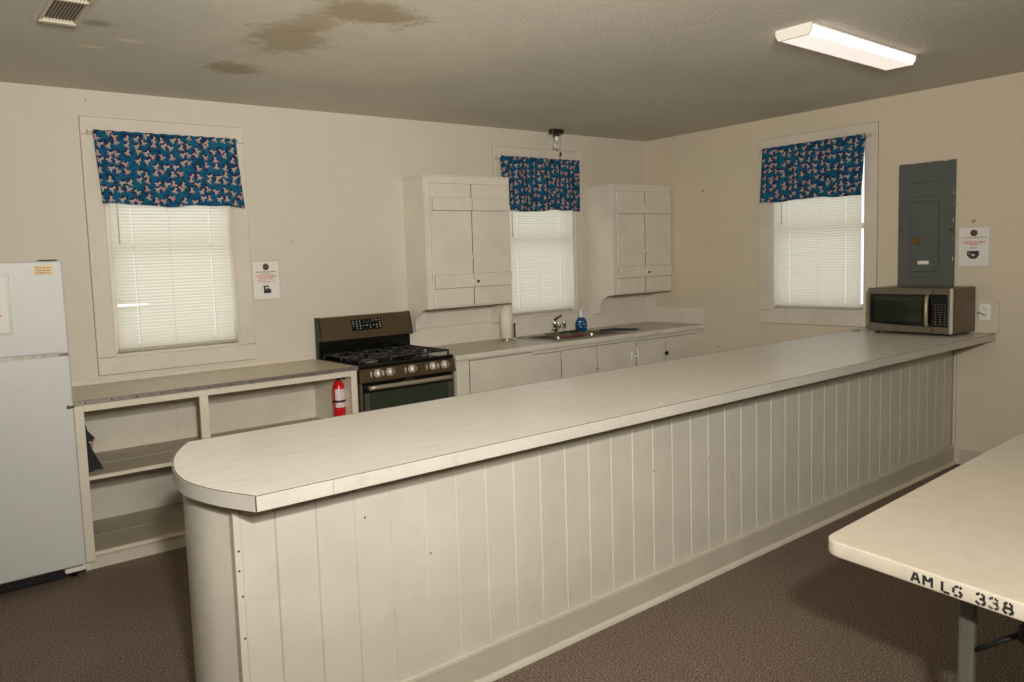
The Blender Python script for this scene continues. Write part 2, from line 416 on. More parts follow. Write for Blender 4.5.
def blind(label, axis, a0, a1, z0, z1, wand, broken=False):
    D = .032
    loc = ((a0+a1)/2, D, z0) if axis == 'x' else (D, (a0+a1)/2, z0)
    t = thing('venetian_blind', label, 'blind', loc, group='mini blinds in the windows')
    def P(a, d, z): return (a, d, z) if axis == 'x' else (d, a, z)
    m = MB(); n = int((z1-z0-.03)/.0205); w = .0128; L = a1-a0
    us = sorted([0, 1]+[k/10 for k in range(1, 10)]+[f+q*.0035/abs(L) for f in (.17, .83) for q in (-.6, .6)])
    vs_ = (0, .33, .67, 1)
    for i in range(n):
        z = z0+.03+i*.0205; a = math.radians(62+random.uniform(-2.5, 2.5)); sag = random.uniform(-.0006, .0006)
        rows = []
        for u in us:
            row = []
            for v in vs_:
                aa = a0+L*u; vv = (v-.5)*2; cr = (1-vv*vv)*.0032; dz = 0
                if broken and abs(z-1.385) < .022 and u < .30:     # one bent pair of slats letting daylight in
                    dz = math.sin(min(1, (.30-u)/.22)*PI/2)*.007*(1 if z > 1.385 else -1)
                row.append(m.bm.verts.new(P(aa, D+vv*w*math.cos(a)-cr*math.sin(a), z+vv*w*math.sin(a)+dz+sag)))
            rows.append(row)
        for q in range(len(us)-1):
            hole = us[q+1]-us[q] < .0045/abs(L)*1.01 and us[q] > .1
            for r in range(3):
                if hole and r == 1: continue      # cord hole: daylight shows through as a dot
                f = m.bm.faces.new((rows[q][r], rows[q+1][r], rows[q+1][r+1], rows[q][r+1])); f.smooth = True
    m.keep = True
    build('slats', m, M['slat'], t)
    m = MB()
    if axis == 'x': m.box(a0-.003, a1+.003, D-.013, D+.013, z0, z0+.016, .003)
    else: m.box(D-.013, D+.013, a0-.003, a1+.003, z0, z0+.016, .003)
    build('bottom_rail', m, mat('blind_rail', srgb(176, 170, 152), .5), t)
    m = MB()
    if axis == 'x': m.box(a0-.003, a1+.003, D-.02, D+.02, z1-.03, z1, .002)
    else: m.box(D-.02, D+.02, a0-.003, a1+.003, z1-.03, z1, .002)
    build('headrail', m, M['white'], t)
    for f in (.17, .83):
        a = a0+(a1-a0)*f; m = MB().tube([P(a+.004, D-.014, z0+.01), P(a+.004, D-.014, z1-.03)], .0008, 6)
        build('ladder_cord', m, M['white'], t)
    a = a0+(a1-a0)*.47; m = MB().tube([P(a, D-.016, z0+.03), P(a, D-.016, z1-.03)], .0008, 6); build('lift_cord', m, M['white'], t)
    a, zb = wand; m = MB().tube([P(a, D-.026, zb), P(a, D-.026, z1-.02)], .0045, 8); build('tilt_wand', m, mat('smoky_wand', srgb(212, 202, 182), .5), t)
    return t
blind('lowered cream mini blind above the open shelves, one slat bent open at left', 'x', -4.930, -4.196, 1.092, 2.375, (-4.888, 1.755), True)
blind('lowered cream mini blind in the window above the sink', 'x', -1.785, -1.022, 1.092, 2.375, (-1.725, 1.76))
blind('lowered cream mini blind in the right wall window', 'y', -2.052, -1.345, 1.082, 2.365, (-1.41, 1.77))

def valance(label, axis, a0, a1, b0, b1, ztop, zbot, zb2, fab, seed, rod):
    """top edge a0..a1 at ztop, bottom edge b0..b1 at zbot (left) zb2 (right); hung on a thin rod"""
    rnd = random.Random(seed); D = -.052
    loc = ((a0+a1)/2, D, zbot) if axis == 'x' else (D, (a0+a1)/2, zbot)
    t = thing('window_valance', label, 'valance', loc, group='bird-print valances over the windows')
    fr = [(rnd.uniform(5, 22), rnd.uniform(0, 6.3), rnd.uniform(.3, 1)) for _ in range(6)]
    def P(a, d, z): return (a, d, z) if axis == 'x' else (d, a, z)
    def fn(u, v):
        a = (a0+(a1-a0)*u)*(1-v)+(b0+(b1-b0)*u)*v
        z = ztop+(zbot+(zb2-zbot)*u-ztop)*v
        w = sum(A*math.sin(f*u+p) for f, p, A in fr)/3
        d = D + w*.017*(.35+v)*1.0 + .004*math.sin(41*u+seed) - .010*v + .004*math.sin(60*u)*(1-v)
        z += .006*v*math.sin(9*u+seed)+.003*v*math.sin(23*u)
        return P(a, d, z)
    m = MB().grid(fn, 90, 20); o = build('fabric_panel', m, fab, t)
    sm = o.modifiers.new('Solidify', 'SOLIDIFY'); sm.thickness = .002
    def hd(u, v):
        a = a0+(a1-a0)*u; th = v*2*PI
        r = .011+.002*math.sin(70*u)
        return P(a, D+r*math.cos(th), ztop-.004+r*math.sin(th))
    build('rod_pocket', MB().grid(hd, 80, 10), fab, t)
    r = thing('curtain_rod', rod, 'curtain rod', loc, group='rods of the valances')
    s = -1 if axis == 'y' else 1
    e0, e1 = a0-.024*(1 if a1 > a0 else -1), a1+.018*(1 if a1 > a0 else -1)
    pts = [P(e0, -.015, ztop-.002), P(e0, D, ztop-.002), P(e1, D, ztop-.002), P(e1, -.015, ztop-.002)]
    build('rod', MB().tube([pts[1], pts[2]], .004, 8), M['white'], r)
    for e in (e0, e1):
        m = MB().tube([P(e, -.0145, ztop-.002), P(e, D, ztop-.002)], .004, 8)
        m.tube([P(e, -.0155, ztop-.018), P(e, -.0155, ztop+.012)], .006, 8); build('hook', m, mat('hook_metal', srgb(190, 176, 152), .5), r)
valance('blue bird-print valance over the window above the open shelves', 'x', -5.006, -4.142, -4.982, -4.112, 2.415, 1.988, 1.978, M['fab1'], 1, 'thin white rod holding the valance over the open shelves')
valance('blue bird-print valance between the two upper cabinets', 'x', -1.886, -.968, -1.862, -.980, 2.420, 1.972, 1.983, M['fab2'], 2, 'thin white rod holding the valance between the upper cabinets')
valance('blue bird-print valance on the right wall window', 'y', -1.275, -2.118, -1.262, -2.098, 2.405, 1.968, 1.962, M['fab3'], 3, 'thin white rod holding the valance on the right wall')

# ------------------------------------------------------------------ refrigerator
fx1 = -5.34; fx0 = -6.10; fy = -.712
t = thing('refrigerator', 'white top-freezer refrigerator at the left end of the open shelves', 'refrigerator', ((fx0+fx1)/2, -.38, 0))
build('body', MB().box(fx0+.004, fx1-.006, -.66, -.04, .06, 1.640, .006), M['fridge'], t)
build('gasket', MB().box(fx0+.015, fx1-.015, -.672, -.658, .07, 1.63), M['rubber'], t)
d = build('freezer_door', MB().box(fx0, fx1, fy, -.672, 1.183, 1.649, .010, seg=3), M['fridge'], t)
build('handle', MB().box(fx0+.03, fx0+.06, fy-.04, fy, 1.21, 1.45, .008, seg=2), M['white'], d)
d = build('refrigerator_door', MB().box(fx0, fx1, fy, -.672, .075, 1.170, .010, seg=3), M['fridge'], t)
build('handle', MB().box(fx0+.03, fx0+.06, fy-.04, fy, .80, 1.14, .008, seg=2), M['white'], d)
build('door_trim', MB().box(fx0+.01, fx1-.004, fy+.006, -.675, 1.166, 1.187), M['alu'], t)
build('hinge', MB().box(fx1-.05, fx1-.006, fy+.002, -.66, 1.169, 1.183, .002).lathe([(.008, 0), (.008, .012)], (fx1-.012, fy+.004, 1.170)), M['chrome'], t)
build('hinge', MB().box(fx1-.10, fx1-.02, fy+.01, -.62, 1.649, 1.656, .002), M['black'], t)
m = MB().box(fx1-.10, fx1-.004, fy+.016, -.64, .042, .066, .004).box(fx1-.02, fx1-.002, fy+.010, -.66, .048, .074, .003)
build('hinge', m, M['white'], t)
build('kick_grille', MB().box(fx0+.02, fx1-.10, -.655, -.63, .012, .06, .002), M['black'], t)
for x in (fx0+.05, fx1-.05):
    for y in (-.62, -.09): build('foot', MB().lathe([(.018, 0), (.018, .062)], (x, y, 0), seg=12), M['black'], t)
# sheet in a clear sleeve on the freezer door, running out of frame; sticker; stray shelf knob
t = thing('notice_sheet', 'sheet in a clear sleeve stuck on the freezer door', 'notice', (-5.72, fy-.004, 1.30), group='notices in clear sleeves')
build('sleeve', MB().box(-5.84, -5.582, fy-.004, fy-.001, 1.297, 1.592, .001), M['sleeve'], t)
build('sheet', MB().box(-5.825, -5.597, fy-.0055, fy-.0035, 1.310, 1.578), M['paper'], t)
m = MB(); rr = random.Random(5)
for i in range(5):
    x = -5.800
    while x < -5.64:
        w = rr.uniform(.012, .03); m.box(x, min(x+w, -5.625), fy-.0062, fy-.0052, 1.47-i*.021, 1.477-i*.021); x += w+.006
build('print', m, M['redtext'], t)
t = thing('sticker', 'small yellowed sticker on the top right corner of the freezer door', 'sticker', (-5.425, fy, 1.580))
build('backing', MB().box(-5.470, -5.383, fy-.002, fy-.0005, 1.580, 1.627), M['sticker'], t)
m = MB()
for i in range(3):
    x = -5.462
    while x < -5.40:
        w = rr.uniform(.006, .016); m.box(x, x+w, fy-.0025, fy-.0018, 1.588+i*.013, 1.594+i*.013); x += w+.004
build('print', m, mat('faded_orange_ink', srgb(176, 120, 74), .6), t)

# ------------------------------------------------------------------ open shelf unit + its counter
SX0, SX1, SY = -5.325, -3.640, -.619
t = thing('shelf_unit', 'white painted open base shelves between the refrigerator and the range', 'shelf unit', ((SX0+SX1)/2, -.31, 0))
build('back_panel', MB().box(SX0+.02, SX1-.02, -.030, -.016, .06, .885), M['shelfin'], t)
m = MB()
for x in (-4.632, -4.575): m.box(x-.003, x+.003, -.033, -.029, .55, .885)
m.box(-4.632, -4.575, -.040, -.028, .55, .885); build('back_batten', m, M['shelfin'], t)
build('side_panel', MB().box(SX0, SX0+.02, SY+.02, -.016, .0, .885), M['shelfin'], t)
build('side_panel', MB().box(SX1-.02, SX1, SY+.02, -.016, .0, .885), M['shelfin'], t)
for z in (.505, .094):
    build('shelf', MB().box(SX0+.02, SX1-.02, SY+.021, -.030, z-.018, z, .001), M['shelftop'], t)
    m = MB().box(SX0+.045, -4.668, SY+.001, SY+.021, z-.018, z+.002, .001).box(-4.618, SX1-.045, SY+.001, SY+.021, z-.018, z+.002, .001)
    build('shelf_edge', m, M['shelfw'], t)
    m = MB()
    m.box(SX0+.03, SX1-.03, -.33, -.327, z, z+.0012); build('board_joint', m, M['edge'], t)
for a, b, c, d in ((SX0, SX0+.047, .050, .890), (SX1-.042, SX1, 0, .890), (-4.668, -4.618, .075, .862)):
    build('stile', MB().box(a, b, SY, SY+.02, c, d, .0015), M['shelfw'], t)
build('top_rail', MB().box(SX0+.047, SX1-.042, SY-.001, SY+.02, .857, .890, .001), M['shelfw'], t)
build('kickboard', MB().box(SX0+.01, SX1-.04, SY+.022, SY+.04, 0, .078), M['round'], t)
build('cleat', MB().box(SX0+.02, SX1-.02, -.045, -.030, .835, .885), M['shelfin'], t)
t = thing('countertop', 'tan laminate counter with a screwed metal edge above the open shelves', 'countertop', ((SX0+SX1)/2, -.31, .89))
build('laminate_top', MB().box(-5.34, -3.636, SY-.004, -.003, .891, .916), M['laminate2'], t)
build('metal_edge', MB().box(-5.338, -3.634, SY-.012, SY-.003, .896, .919, .0015), M['alu'], t)
for i in range(13): build('screw', MB().lathe([(.0048, 0), (.003, .003)], (-5.27+i*.131, SY-.012, .906), (0, -1, 0), 8), M['screw'], t)
build('wall_lip', MB().box(-5.33, -3.66, -.012, -.001, .916, .944, .002), M['casing'], t)
build('edge_end', MB().box(-5.366, -5.338, SY-.100, SY-.094, .900, .914, .0015).lathe([(.010, 0), (.010, .006)], (-5.366, SY-.096, .907), (0, -1, 0), 12), M['chrome'], t)

# black bag / folded umbrella hanging at the left inside the top shelf
t = thing('folded_umbrella', 'dark folded umbrella leaning against the left end of the shelves', 'umbrella', (-5.23, -.42, .507))
m = MB()
def um(u, v):
    th = v*2*PI; z = .509+.200*(1-u); r = (.003+.026*u**1.1)*(1+.35*math.sin(5*th))
    return (-5.262+.042*u+r*math.cos(th)*1.15, -.48+.02*u+r*math.sin(th)*.7, z)
build('canopy', m.grid(um, 12, 40), M['darkgreen'], t)
m = MB()
for pl, y in (([(-5.274, .800), (-5.262, .805), (-5.247, .735), (-5.214, .690), (-5.219, .668), (-5.250, .676), (-5.274, .655)], -.505), ([(-5.274, .66), (-5.240, .65), (-5.180, .508), (-5.215, .530), (-5.232, .508), (-5.272, .509)], -.512)):
    m.prism([(a, b) for a, b in pl], 'y', y, y+.004)
build('flap', m, M['black'], t)
build('flap_trim', MB().tube([(-5.214, -.507, .690), (-5.226, -.509, .668), (-5.232, -.512, .655)], .0045, 6), M['pink'], t)
build('handle', MB().tube([(-5.262, -.45, .765), (-5.268, -.45, .80), (-5.262, -.462, .822), (-5.25, -.474, .805)], .007, 8), M['black'], t)
build('tip', MB().tube([(-5.205, -.46, .530), (-5.190, -.468, .509)], [.006, .003], 8), M['black'], t)

# fire extinguisher hanging on the right side panel, inside the shelves
ex, ey = -3.694, -.46
t = thing('fire_extinguisher', 'red fire extinguisher strapped upright inside the right end of the shelves', 'fire extinguisher', (ex, ey, .506))
build('cylinder', MB().lathe([(.030, 0), (.038, .006), (.040, .02), (.040, .239), (.036, .274), (.024, .297), (.013, .307)], (ex, ey, .511)), M['red'], t)
build('valve', MB().lathe([(.013, 0), (.013, .016), (.009, .022), (.009, .034)], (ex, ey, .816), seg=14).box(ex-.02, ex+.02, ey-.012, ey+.012, .832, .845, .002), M['black'], t)
build('lever', MB().tube([(ex-.01, ey, .842), (ex+.02, ey-.02, .852), (ex+.038, ey-.028, .848)], .005, 8).tube([(ex-.01, ey, .834), (ex+.03, ey-.022, .836)], .004, 8), M['black'], t)
build('hose', MB().tube([(ex+.012, ey-.020, .835), (ex+.040, ey-.034, .825), (ex+.052, ey-.036, .78), (ex+.052, ey-.034, .69), (ex+.046, ey-.030, .662)], .008, 8), M['black'], t)
build('pressure_gauge', MB().lathe([(.011, 0), (.011, .006)], (ex-.006, ey-.014, .80), (0, -1, 0), 14), M['white'], t)
def lab(z0, z1):
    def f(u, v):
        a = math.radians(205+u*120); return (ex+.0405*math.cos(a), ey+.0405*math.sin(a), z0+(z1-z0)*v)
    return f
build('label', MB().grid(lab(.680, .762), 12, 2).grid(lab(.640, .672), 12, 2), mat('printed_label', srgb(214, 196, 192), .5, vary=.25, vscale=70), t)
build('strap', MB().lathe([(.0415, 0), (.0425, .001), (.0425, .013), (.0415, .014)], (ex, ey, .674)).box(ex-.055, ex-.036, ey-.014, ey-.006, .675, .687, .001), M['black'], t)
build('bracket', MB().box(ex+.030, SX1-.0205, ey-.002, ey+.020, .56, .79, .001).box(ex-.03, SX1-.0205, ey-.02, ey+.02, .506, .5105), M['black'], t)

# ------------------------------------------------------------------ gas range
RX0, RX1, RY = -3.630, -2.868, -.632
t = thing('gas_range', 'freestanding stainless and black gas range with five knobs', 'range', ((RX0+RX1)/2, -.33, 0))
build('body', MB().box(RX0, RX1, -.585, -.035, .04, .905, .003), M['black'], t)
for a in (RX0+.001, RX1-.022): build('side_trim', MB().box(a, a+.021, RY-.002, -.585, .13, .80, .002), M['steel'], t)
build('cooktop', MB().box(RX0, RX1, RY-.004, -.08, .895, .921, .006, seg=2), M['blackg'], t)
build('control_panel', MB().prism([(RY-.012, .893), (-.585, .893), (-.585, .803), (RY-.030, .806), (RY-.030, .815)], 'x', RX0+.002, RX1-.002, bev=.002), M['steelb'], t)
for x in (-3.507, -3.414, -3.239, -3.066, -2.968):
    k = build('knob', MB().lathe([(.029, 0), (.029, .006), (.026, .010), (.0245, .030), (.020, .036), (0, .036)], (x, RY-.024, .858), (0, -1, .22), 24), M['knobm'], t)
    build('pointer', MB().box(x-.004, x+.004, RY-.074, RY-.050, .848, .884, .002), M['steel'], k)
    build('knob_mark', MB().box(x-.050, x-.043, RY-.0245, RY-.012, .838, .872), M['knobm'], k)
d = build('oven_door', MB().box(RX0+.024, RX1-.024, RY-.014, -.587, .215, .797, .004), M['blackg'], t)
build('door_frame', MB().box(RX0+.024, RX0+.060, RY-.018, RY-.012, .215, .735, .002).box(RX1-.060, RX1-.024, RY-.018, RY-.012, .215, .735, .002).box(RX0+.060, RX1-.060, RY-.018, RY-.012, .215, .27, .002), M['steel'], d)
build('oven_window', MB().box(RX0+.060, RX1-.060, RY-.0165, RY-.013, .27, .735, .001), M['ovenglass'], d)
m = MB(); xs = [RX0+.045+i*(RX1-RX0-.09)/12 for i in range(13)]
m.tube([(x, RY-.050-.008*math.sin(i/12*PI), .772) for i, x in enumerate(xs)], .015, 12)
for x in (RX0+.055, RX1-.055): m.tube([(x, RY-.010, .772), (x, RY-.052, .772)], .010, 10)
build('handle', m, M['handlem'], d)
# little silver maker's mark under the middle knob
m = MB()
for i in range(7): m.box(-3.300+i*.013, -3.292+i*.013, RY-.0165, RY-.0135, .782+.002*(i % 2), .792+.002*(i % 3))
m.tube([(-3.315, RY-.015, .781), (-3.27, RY-.0155, .777), (-3.21, RY-.015, .787), (-3.20, RY-.015, .797), (-3.23, RY-.015, .800)], .0015, 6)
build('maker_mark', m, M['chrome'], d)
build('storage_drawer', MB().box(RX0+.004, RX1-.004, RY-.012, -.587, .055, .205, .004), M['steelb'], t)
for x in (RX0+.04, RX1-.04):
    for y in (-.56, -.08): build('foot', MB().lathe([(.015, 0), (.015, .042)], (x, y, 0), seg=10), M['black'], t)
b = build('backguard', MB().box(RX0+.006, RX1-.006, -.075, -.035, .900, 1.055, .003), M['blackg'], t)
build('backguard_panel', MB().prism([(-.125, 1.045), (-.085, 1.208), (-.035, 1.208), (-.035, 1.045)], 'x', RX0+.004, RX1-.004, bev=.002), M['steelb'], b)
build('end_cap', MB().prism([(-.127, 1.042), (-.087, 1.211), (-.033, 1.211), (-.033, .918), (-.078, .918), (-.078, 1.042)], 'x', RX0-.004, RX0+.006), M['black'], b)
build('end_cap', MB().prism([(-.127, 1.042), (-.087, 1.211), (-.033, 1.211), (-.033, .918), (-.078, .918), (-.078, 1.042)], 'x', RX1-.006, RX1+.004), M['black'], b)
def onbg(z): return -.125+(z-1.045)/(.163)*.040
m = MB(); m.prism([(onbg(1.100)-.002, 1.100), (onbg(1.178)-.002, 1.178), (onbg(1.178)+.01, 1.178), (onbg(1.100)+.01, 1.100)], 'x', -3.378, -3.125)
dp = build('display', m, M['blackg'], b)
m = MB(); rr = random.Random(3)
for j in range(4):
    for i in range(9):
        if 3 <= i <= 5 and j >= 2: continue
        if rr.random() < .25: continue
        z = 1.112+j*.017; x = -3.362+i*.0275; w = rr.uniform(.004, .009)
        m.box(x-w/2, x+w/2, onbg(z)-.0042, onbg(z)-.001, z, z+.0065)
build('button_print', m, mat('panel_print', srgb(190, 190, 180), .5), dp)
m = MB().box(-3.285, -3.215, onbg(1.155)-.0045, onbg(1.155), 1.148, 1.168); build('clock_window', m, mat('dim_lcd', srgb(40, 46, 40), .2), dp)
# burners and cast iron grates
for bx_, by_, r in ((-3.46, -.49, .045), (-3.46, -.22, .035), (-3.249, -.355, .05), (-3.04, -.49, .04), (-3.04, -.22, .045)):
    k = build('burner', MB().lathe([(r+.012, 0), (r+.012, .004), (r, .006), (r, .014)], (bx_, by_, .921), seg=24), M['alu'], t)
    build('burner_cap', MB().lathe([(r-.006, 0), (r-.004, .004), (r-.012, .008), (0, .009)], (bx_, by_, .935), seg=24), M['iron'], k)
gx = [RX0+.02, RX0+.262, RX0+.500, RX1-.02]
for g in range(3):
    a, b_ = gx[g]+.004, gx[g+1]-.004; y0, y1 = -.605, -.105; z = .950; r = .0065; m = MB()
    def bar(p, q): m.tube([p, q], r, 6)
    bar((a, y0, z), (b_, y0, z)); bar((a, y1, z), (b_, y1, z)); bar((a, y0, z), (a, y1, z)); bar((b_, y0, z), (b_, y1, z)); bar((a, -.355, z), (b_, -.355, z))
    cx = (a+b_)/2
    for yy in (-.49, -.22):
        bar((cx, yy-.110, z), (cx, yy-.03, z+.004)); bar((cx, yy+.03, z+.004), (cx, yy+.112, z)); bar((a, yy, z), (cx-.03, yy, z+.004)); bar((cx+.03, yy, z+.004), (b_, yy, z))
        for sx in (-1, 1):
            for sy in (-1, 1): bar((cx+sx*.095, yy+sy*.095, z), (cx+sx*.030, yy+sy*.030, z+.004))
    for px in (a, b_):
        for py in (y0, -.355, y1): m.tube([(px, py, .919), (px, py, z)], .008, 6)
    build('grate', m, M['iron'], t)

# ------------------------------------------------------------------ sink base cabinets, worktop
CY = -.640; CX0 = -2.845
t = thing('base_cabinet', 'long white painted base cabinet with a row of doors under the sink counter', 'base cabinet', (CX0/2, -.3, 0))
build('side_panel', MB().box(CX0+.003, CX0+.021, CY+.021, -.004, .09, .871), M['cab2'], t)
build('side_panel', MB().box(-.021, -.003, CY+.021, -.004, .09, .871), M['cab2'], t)
build('floor_panel', MB().box(CX0+.021, -.021, CY+.021, -.004, .09, .108), M['cab2'], t)
build('back_panel', MB().box(CX0+.021, -.021, -.010, -.004, .108, .871), M['cab2'], t)
build('face_frame', MB().box(CX0, -.002, CY+.003, CY+.021, .09, .872, .002), M['cab2'], t)
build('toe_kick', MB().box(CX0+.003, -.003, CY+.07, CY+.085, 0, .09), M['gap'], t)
def bdoor(x0, x1, z1=.842, knob=None, z0=.12):
    d = build('door', MB().box(x0+.003, x1-.003, CY-.011, CY+.003, z0, z1, .002), M['cab2'], t)
    g = MB()
    for a0, a1, b0, b1 in ((x0, x0+.003, z0, z1), (x1-.003, x1, z0, z1), (x0, x1, z1, z1+.003)): g.box(a0, a1, CY-.001, CY+.0035, b0, b1)
    build('door_gap', g, M['gap'], d)
    if knob:
        kx, kz, km, kr = knob
        build('knob', MB().lathe([(kr*.45, 0), (kr*.45, .012), (kr, .016), (kr*1.05, .024), (kr*.6, .031), (0, .032)], (kx, CY-.011, kz), (0, -1, 0), 16), M[km], d)
bdoor(-2.735, -2.122, .858)
bdoor(-2.122, -1.840, .838)
bdoor(-1.822, -1.425, .842, (-1.445, .660, 'chrome', .010))
bdoor(-1.418, -.965, .842, (-.985, .715, 'white', .012))
bdoor(-.935, -.550, .835, (-.565, .700, 'black', .019))
bdoor(-.542, -.110, .835)
m = MB()
for x, z in ((-1.828, .80), (-1.828, .60), (-.949, .76), (-.949, .60), (-.104, .76)): m.tube([(x, CY-.012, z-.025), (x, CY-.012, z+.025)], .005, 8)
build('hinges', m, M['cab2'], t)
m = MB()
for x, z in ((-1.00, .72), (-.925, .735)): m.box(x-.008, x+.008, CY-.016, CY-.008, z-.035, z+.030, .003)
build('latch', m, M['white'], t)
t = thing('sink_counter', 'grey-tan laminate worktop holding the sink, running from the range to the right wall', 'countertop', (CX0/2, -.3, .872))
TX0, TX1, TY0, TY1 = -1.800, -.985, -.560, -.095
m = MB()
for x0, x1, y0, y1 in ((-2.862, TX0, CY-.010, -.003), (TX1, -.002, CY-.010, -.003), (TX0, TX1, CY-.010, TY0), (TX0, TX1, TY1, -.003)): m.box(x0, x1, y0, y1, .889, .909)
m.box(-2.862, -.002, CY-.010, CY+.02, .874, .889)
build('laminate_top', m, M['laminate3'], t)
build('front_edge', MB().box(-2.864, -.002, CY-.026, CY-.010, .874, .910, .002), M['cab'], t)
struct('trim_1', MB().box(-2.862, -.016, -.020, -.0005, .9095, 1.060, .002), M['cab'])
struct('trim_2', MB().box(-.016, -.0005, CY-.012, -.002, .9095, 1.060, .002), M['cab'])
struct('trim_3', MB().box(-.018, -.0005, CY-.034, CY-.0125, .880, 1.064, .002), M['casing'])

# stainless double sink
t = thing('kitchen_sink', 'stainless double-bowl sink set in the counter under the window', 'sink', ((TX0+TX1)/2, -.33, .909))
m = MB()
ox0, ox1, oy0, oy1 = TX0-.018, TX1+.018, TY0-.018, TY1+.018
bowls = ((TX0+.035, (TX0+TX1)/2-.018, TY0+.03, TY1-.085), ((TX0+TX1)/2+.018, TX1-.035, TY0+.03, TY1-.085))
z0, z1 = .9095, .9135
m.box(ox0, bowls[0][0], oy0, oy1, z0, z1).box(bowls[0][1], bowls[1][0], oy0, oy1, z0, z1).box(bowls[1][1], ox1, oy0, oy1, z0, z1)
for b in bowls: m.box(b[0], b[1], oy0, b[2], z0, z1).box(b[0], b[1], b[3], oy1, z0, z1)
build('rim', m, M['steel'], t)
for b in bowls:
    x0, x1, y0, y1 = b; zb = .745; w = .0015; m = MB()
    m.box(x0, x0+w, y0, y1, zb, z1).box(x1-w, x1, y0, y1, zb, z1).box(x0, x1, y0, y0+w, zb, z1).box(x0, x1, y1-w, y1, zb, z1).box(x0, x1, y0, y1, zb-w, zb)
    k = build('bowl', m, M['steel'], t)
    build('drain', MB().lathe([(.04, 0), (.042, .003), (.03, .003), (.028, .001)], ((x0+x1)/2, (y0+y1)/2, zb), seg=20), M['chrome'], k)
fxx, fyy = -1.39, -.125
t = thing('faucet', 'chrome single-lever kitchen faucet behind the sink', 'faucet', (fxx, fyy, .9135))
build('escutcheon', MB().prism([(fxx+.115*math.cos(a)*(1 if 1 else 0), fyy+.028*math.sin(a)) for a in [i*PI/10 for i in range(20)]], 'z', .9135, .926, bev=.002), M['chrome'], t)
build('body', MB().lathe([(.026, 0), (.024, .03), (.022, .075), (.024, .085), (.018, .10), (0, .105)], (fxx, fyy, .926), seg=20), M['chrome'], t)
build('spout', MB().tube([(fxx, fyy-.005, .965), (fxx-.02, fyy-.05, 1.005), (fxx-.055, fyy-.105, 1.018), (fxx-.090, fyy-.155, 1.002), (fxx-.096, fyy-.163, .985)], [.014, .013, .012, .012, .012], 12), M['chrome'], t)
build('lever', MB().tube([(fxx, fyy, 1.028), (fxx+.020, fyy-.015, 1.050), (fxx+.050, fyy-.040, 1.072)], [.013, .009, .007], 10), M['black'], t)
t = thing('side_sprayer', 'small chrome sprayer head beside the faucet', 'sprayer', (-1.27, -.125, .9135))
build('base', MB().lathe([(.020, 0), (.016, .012), (.012, .02), (.012, .03)], (-1.27, -.125, .9135), seg=16), M['chrome'], t)
build('spray_head', MB().lathe([(.011, 0), (.013, .04), (.017, .06), (.012, .075), (0, .078)], (-1.27, -.125, .9435), seg=16), M['chrome'], t)

sxx, syy = -1.110, -.172
t = thing('dish_soap_bottle', 'blue dish soap bottle with a clear cap behind the sink', 'bottle', (sxx, syy, .9135))
def sb(u, v):
    th = v*2*PI; z = .9135+.125*u
    p = [(0, .040), (.06, .047), (.4, .050), (.7, .047), (.88, .036), (1, .018)]
    for (a, ra), (b, rb) in zip(p, p[1:]):
        if a <= u <= b: r = ra+(rb-ra)*(u-a)/(b-a); break
    c, s_ = math.cos(th), math.sin(th); X = r*1.05*c; Y = r*.60*s_
    return (sxx+X*.82+Y*.57, syy-X*.57+Y*.82, z)
m = MB().grid(sb, 30, 28); build('bottle_body', m, M['blueg'], t)
m = MB()
for j in range(3):
    for i in range(5):
        if (i+j) % 3:
            X = -.034+i*.014; m.box(X, X+.010, -.0318, -.026, .950+j*.024, .957+j*.024)
m.xf(Matrix.Translation((sxx, syy, 0)) @ Matrix.Rotation(-.61, 4, 'Z'))
build('label_print', m, mat('pale_blue_print', srgb(140, 176, 196), .5), t)
build('cap', MB().lathe([(.024, 0), (.027, .010), (.021, .026), (.023, .040), (.013, .058), (.010, .074), (0, .078)], (sxx, syy, 1.036), seg=20), M['clear'], t)

px, py = -1.938, -.125
t = thing('paper_towel_holder', 'chrome upright paper towel holder below the left upper cabinet', 'towel holder', (px, py, .909))
build('base', MB().lathe([(.082, 0), (.085, .006), (.080, .014), (.02, .018)], (px, py, .909), seg=32), M['chrome'], t)
build('post', MB().tube([(px, py, .925), (px, py, 1.235)], .006, 8).lathe([(.006, 0), (.012, .008), (.008, .02), (0, .024)], (px, py, 1.225), seg=12), M['chrome'], t)
build('tension_arm', MB().tube([(px+.064, py-.030, .915), (px+.064, py-.030, 1.030)], .0055, 8).lathe([(.006, 0), (.010, .008), (.006, .018), (0, .02)], (px+.064, py-.030, 1.025), seg=12), M['black'], t)
t = thing('paper_towel_roll', 'roll of white paper towels on the chrome holder', 'paper towels', (px, py, .928))
r0, r1 = .0185, .054
m = MB().lathe([(r0, 0), (r1, 0), (r1, .275), (r0, .275), (r0, .0)], (px, py, .9275), seg=36); build('towel', m, M['towel'], t)
build('core', MB().lathe([(.0150, 0), (.0180, 0), (.0180, .277), (.0150, .277), (.0150, 0)], (px, py, .9275), seg=24), mat('cardboard', srgb(150, 120, 84), .9), t)

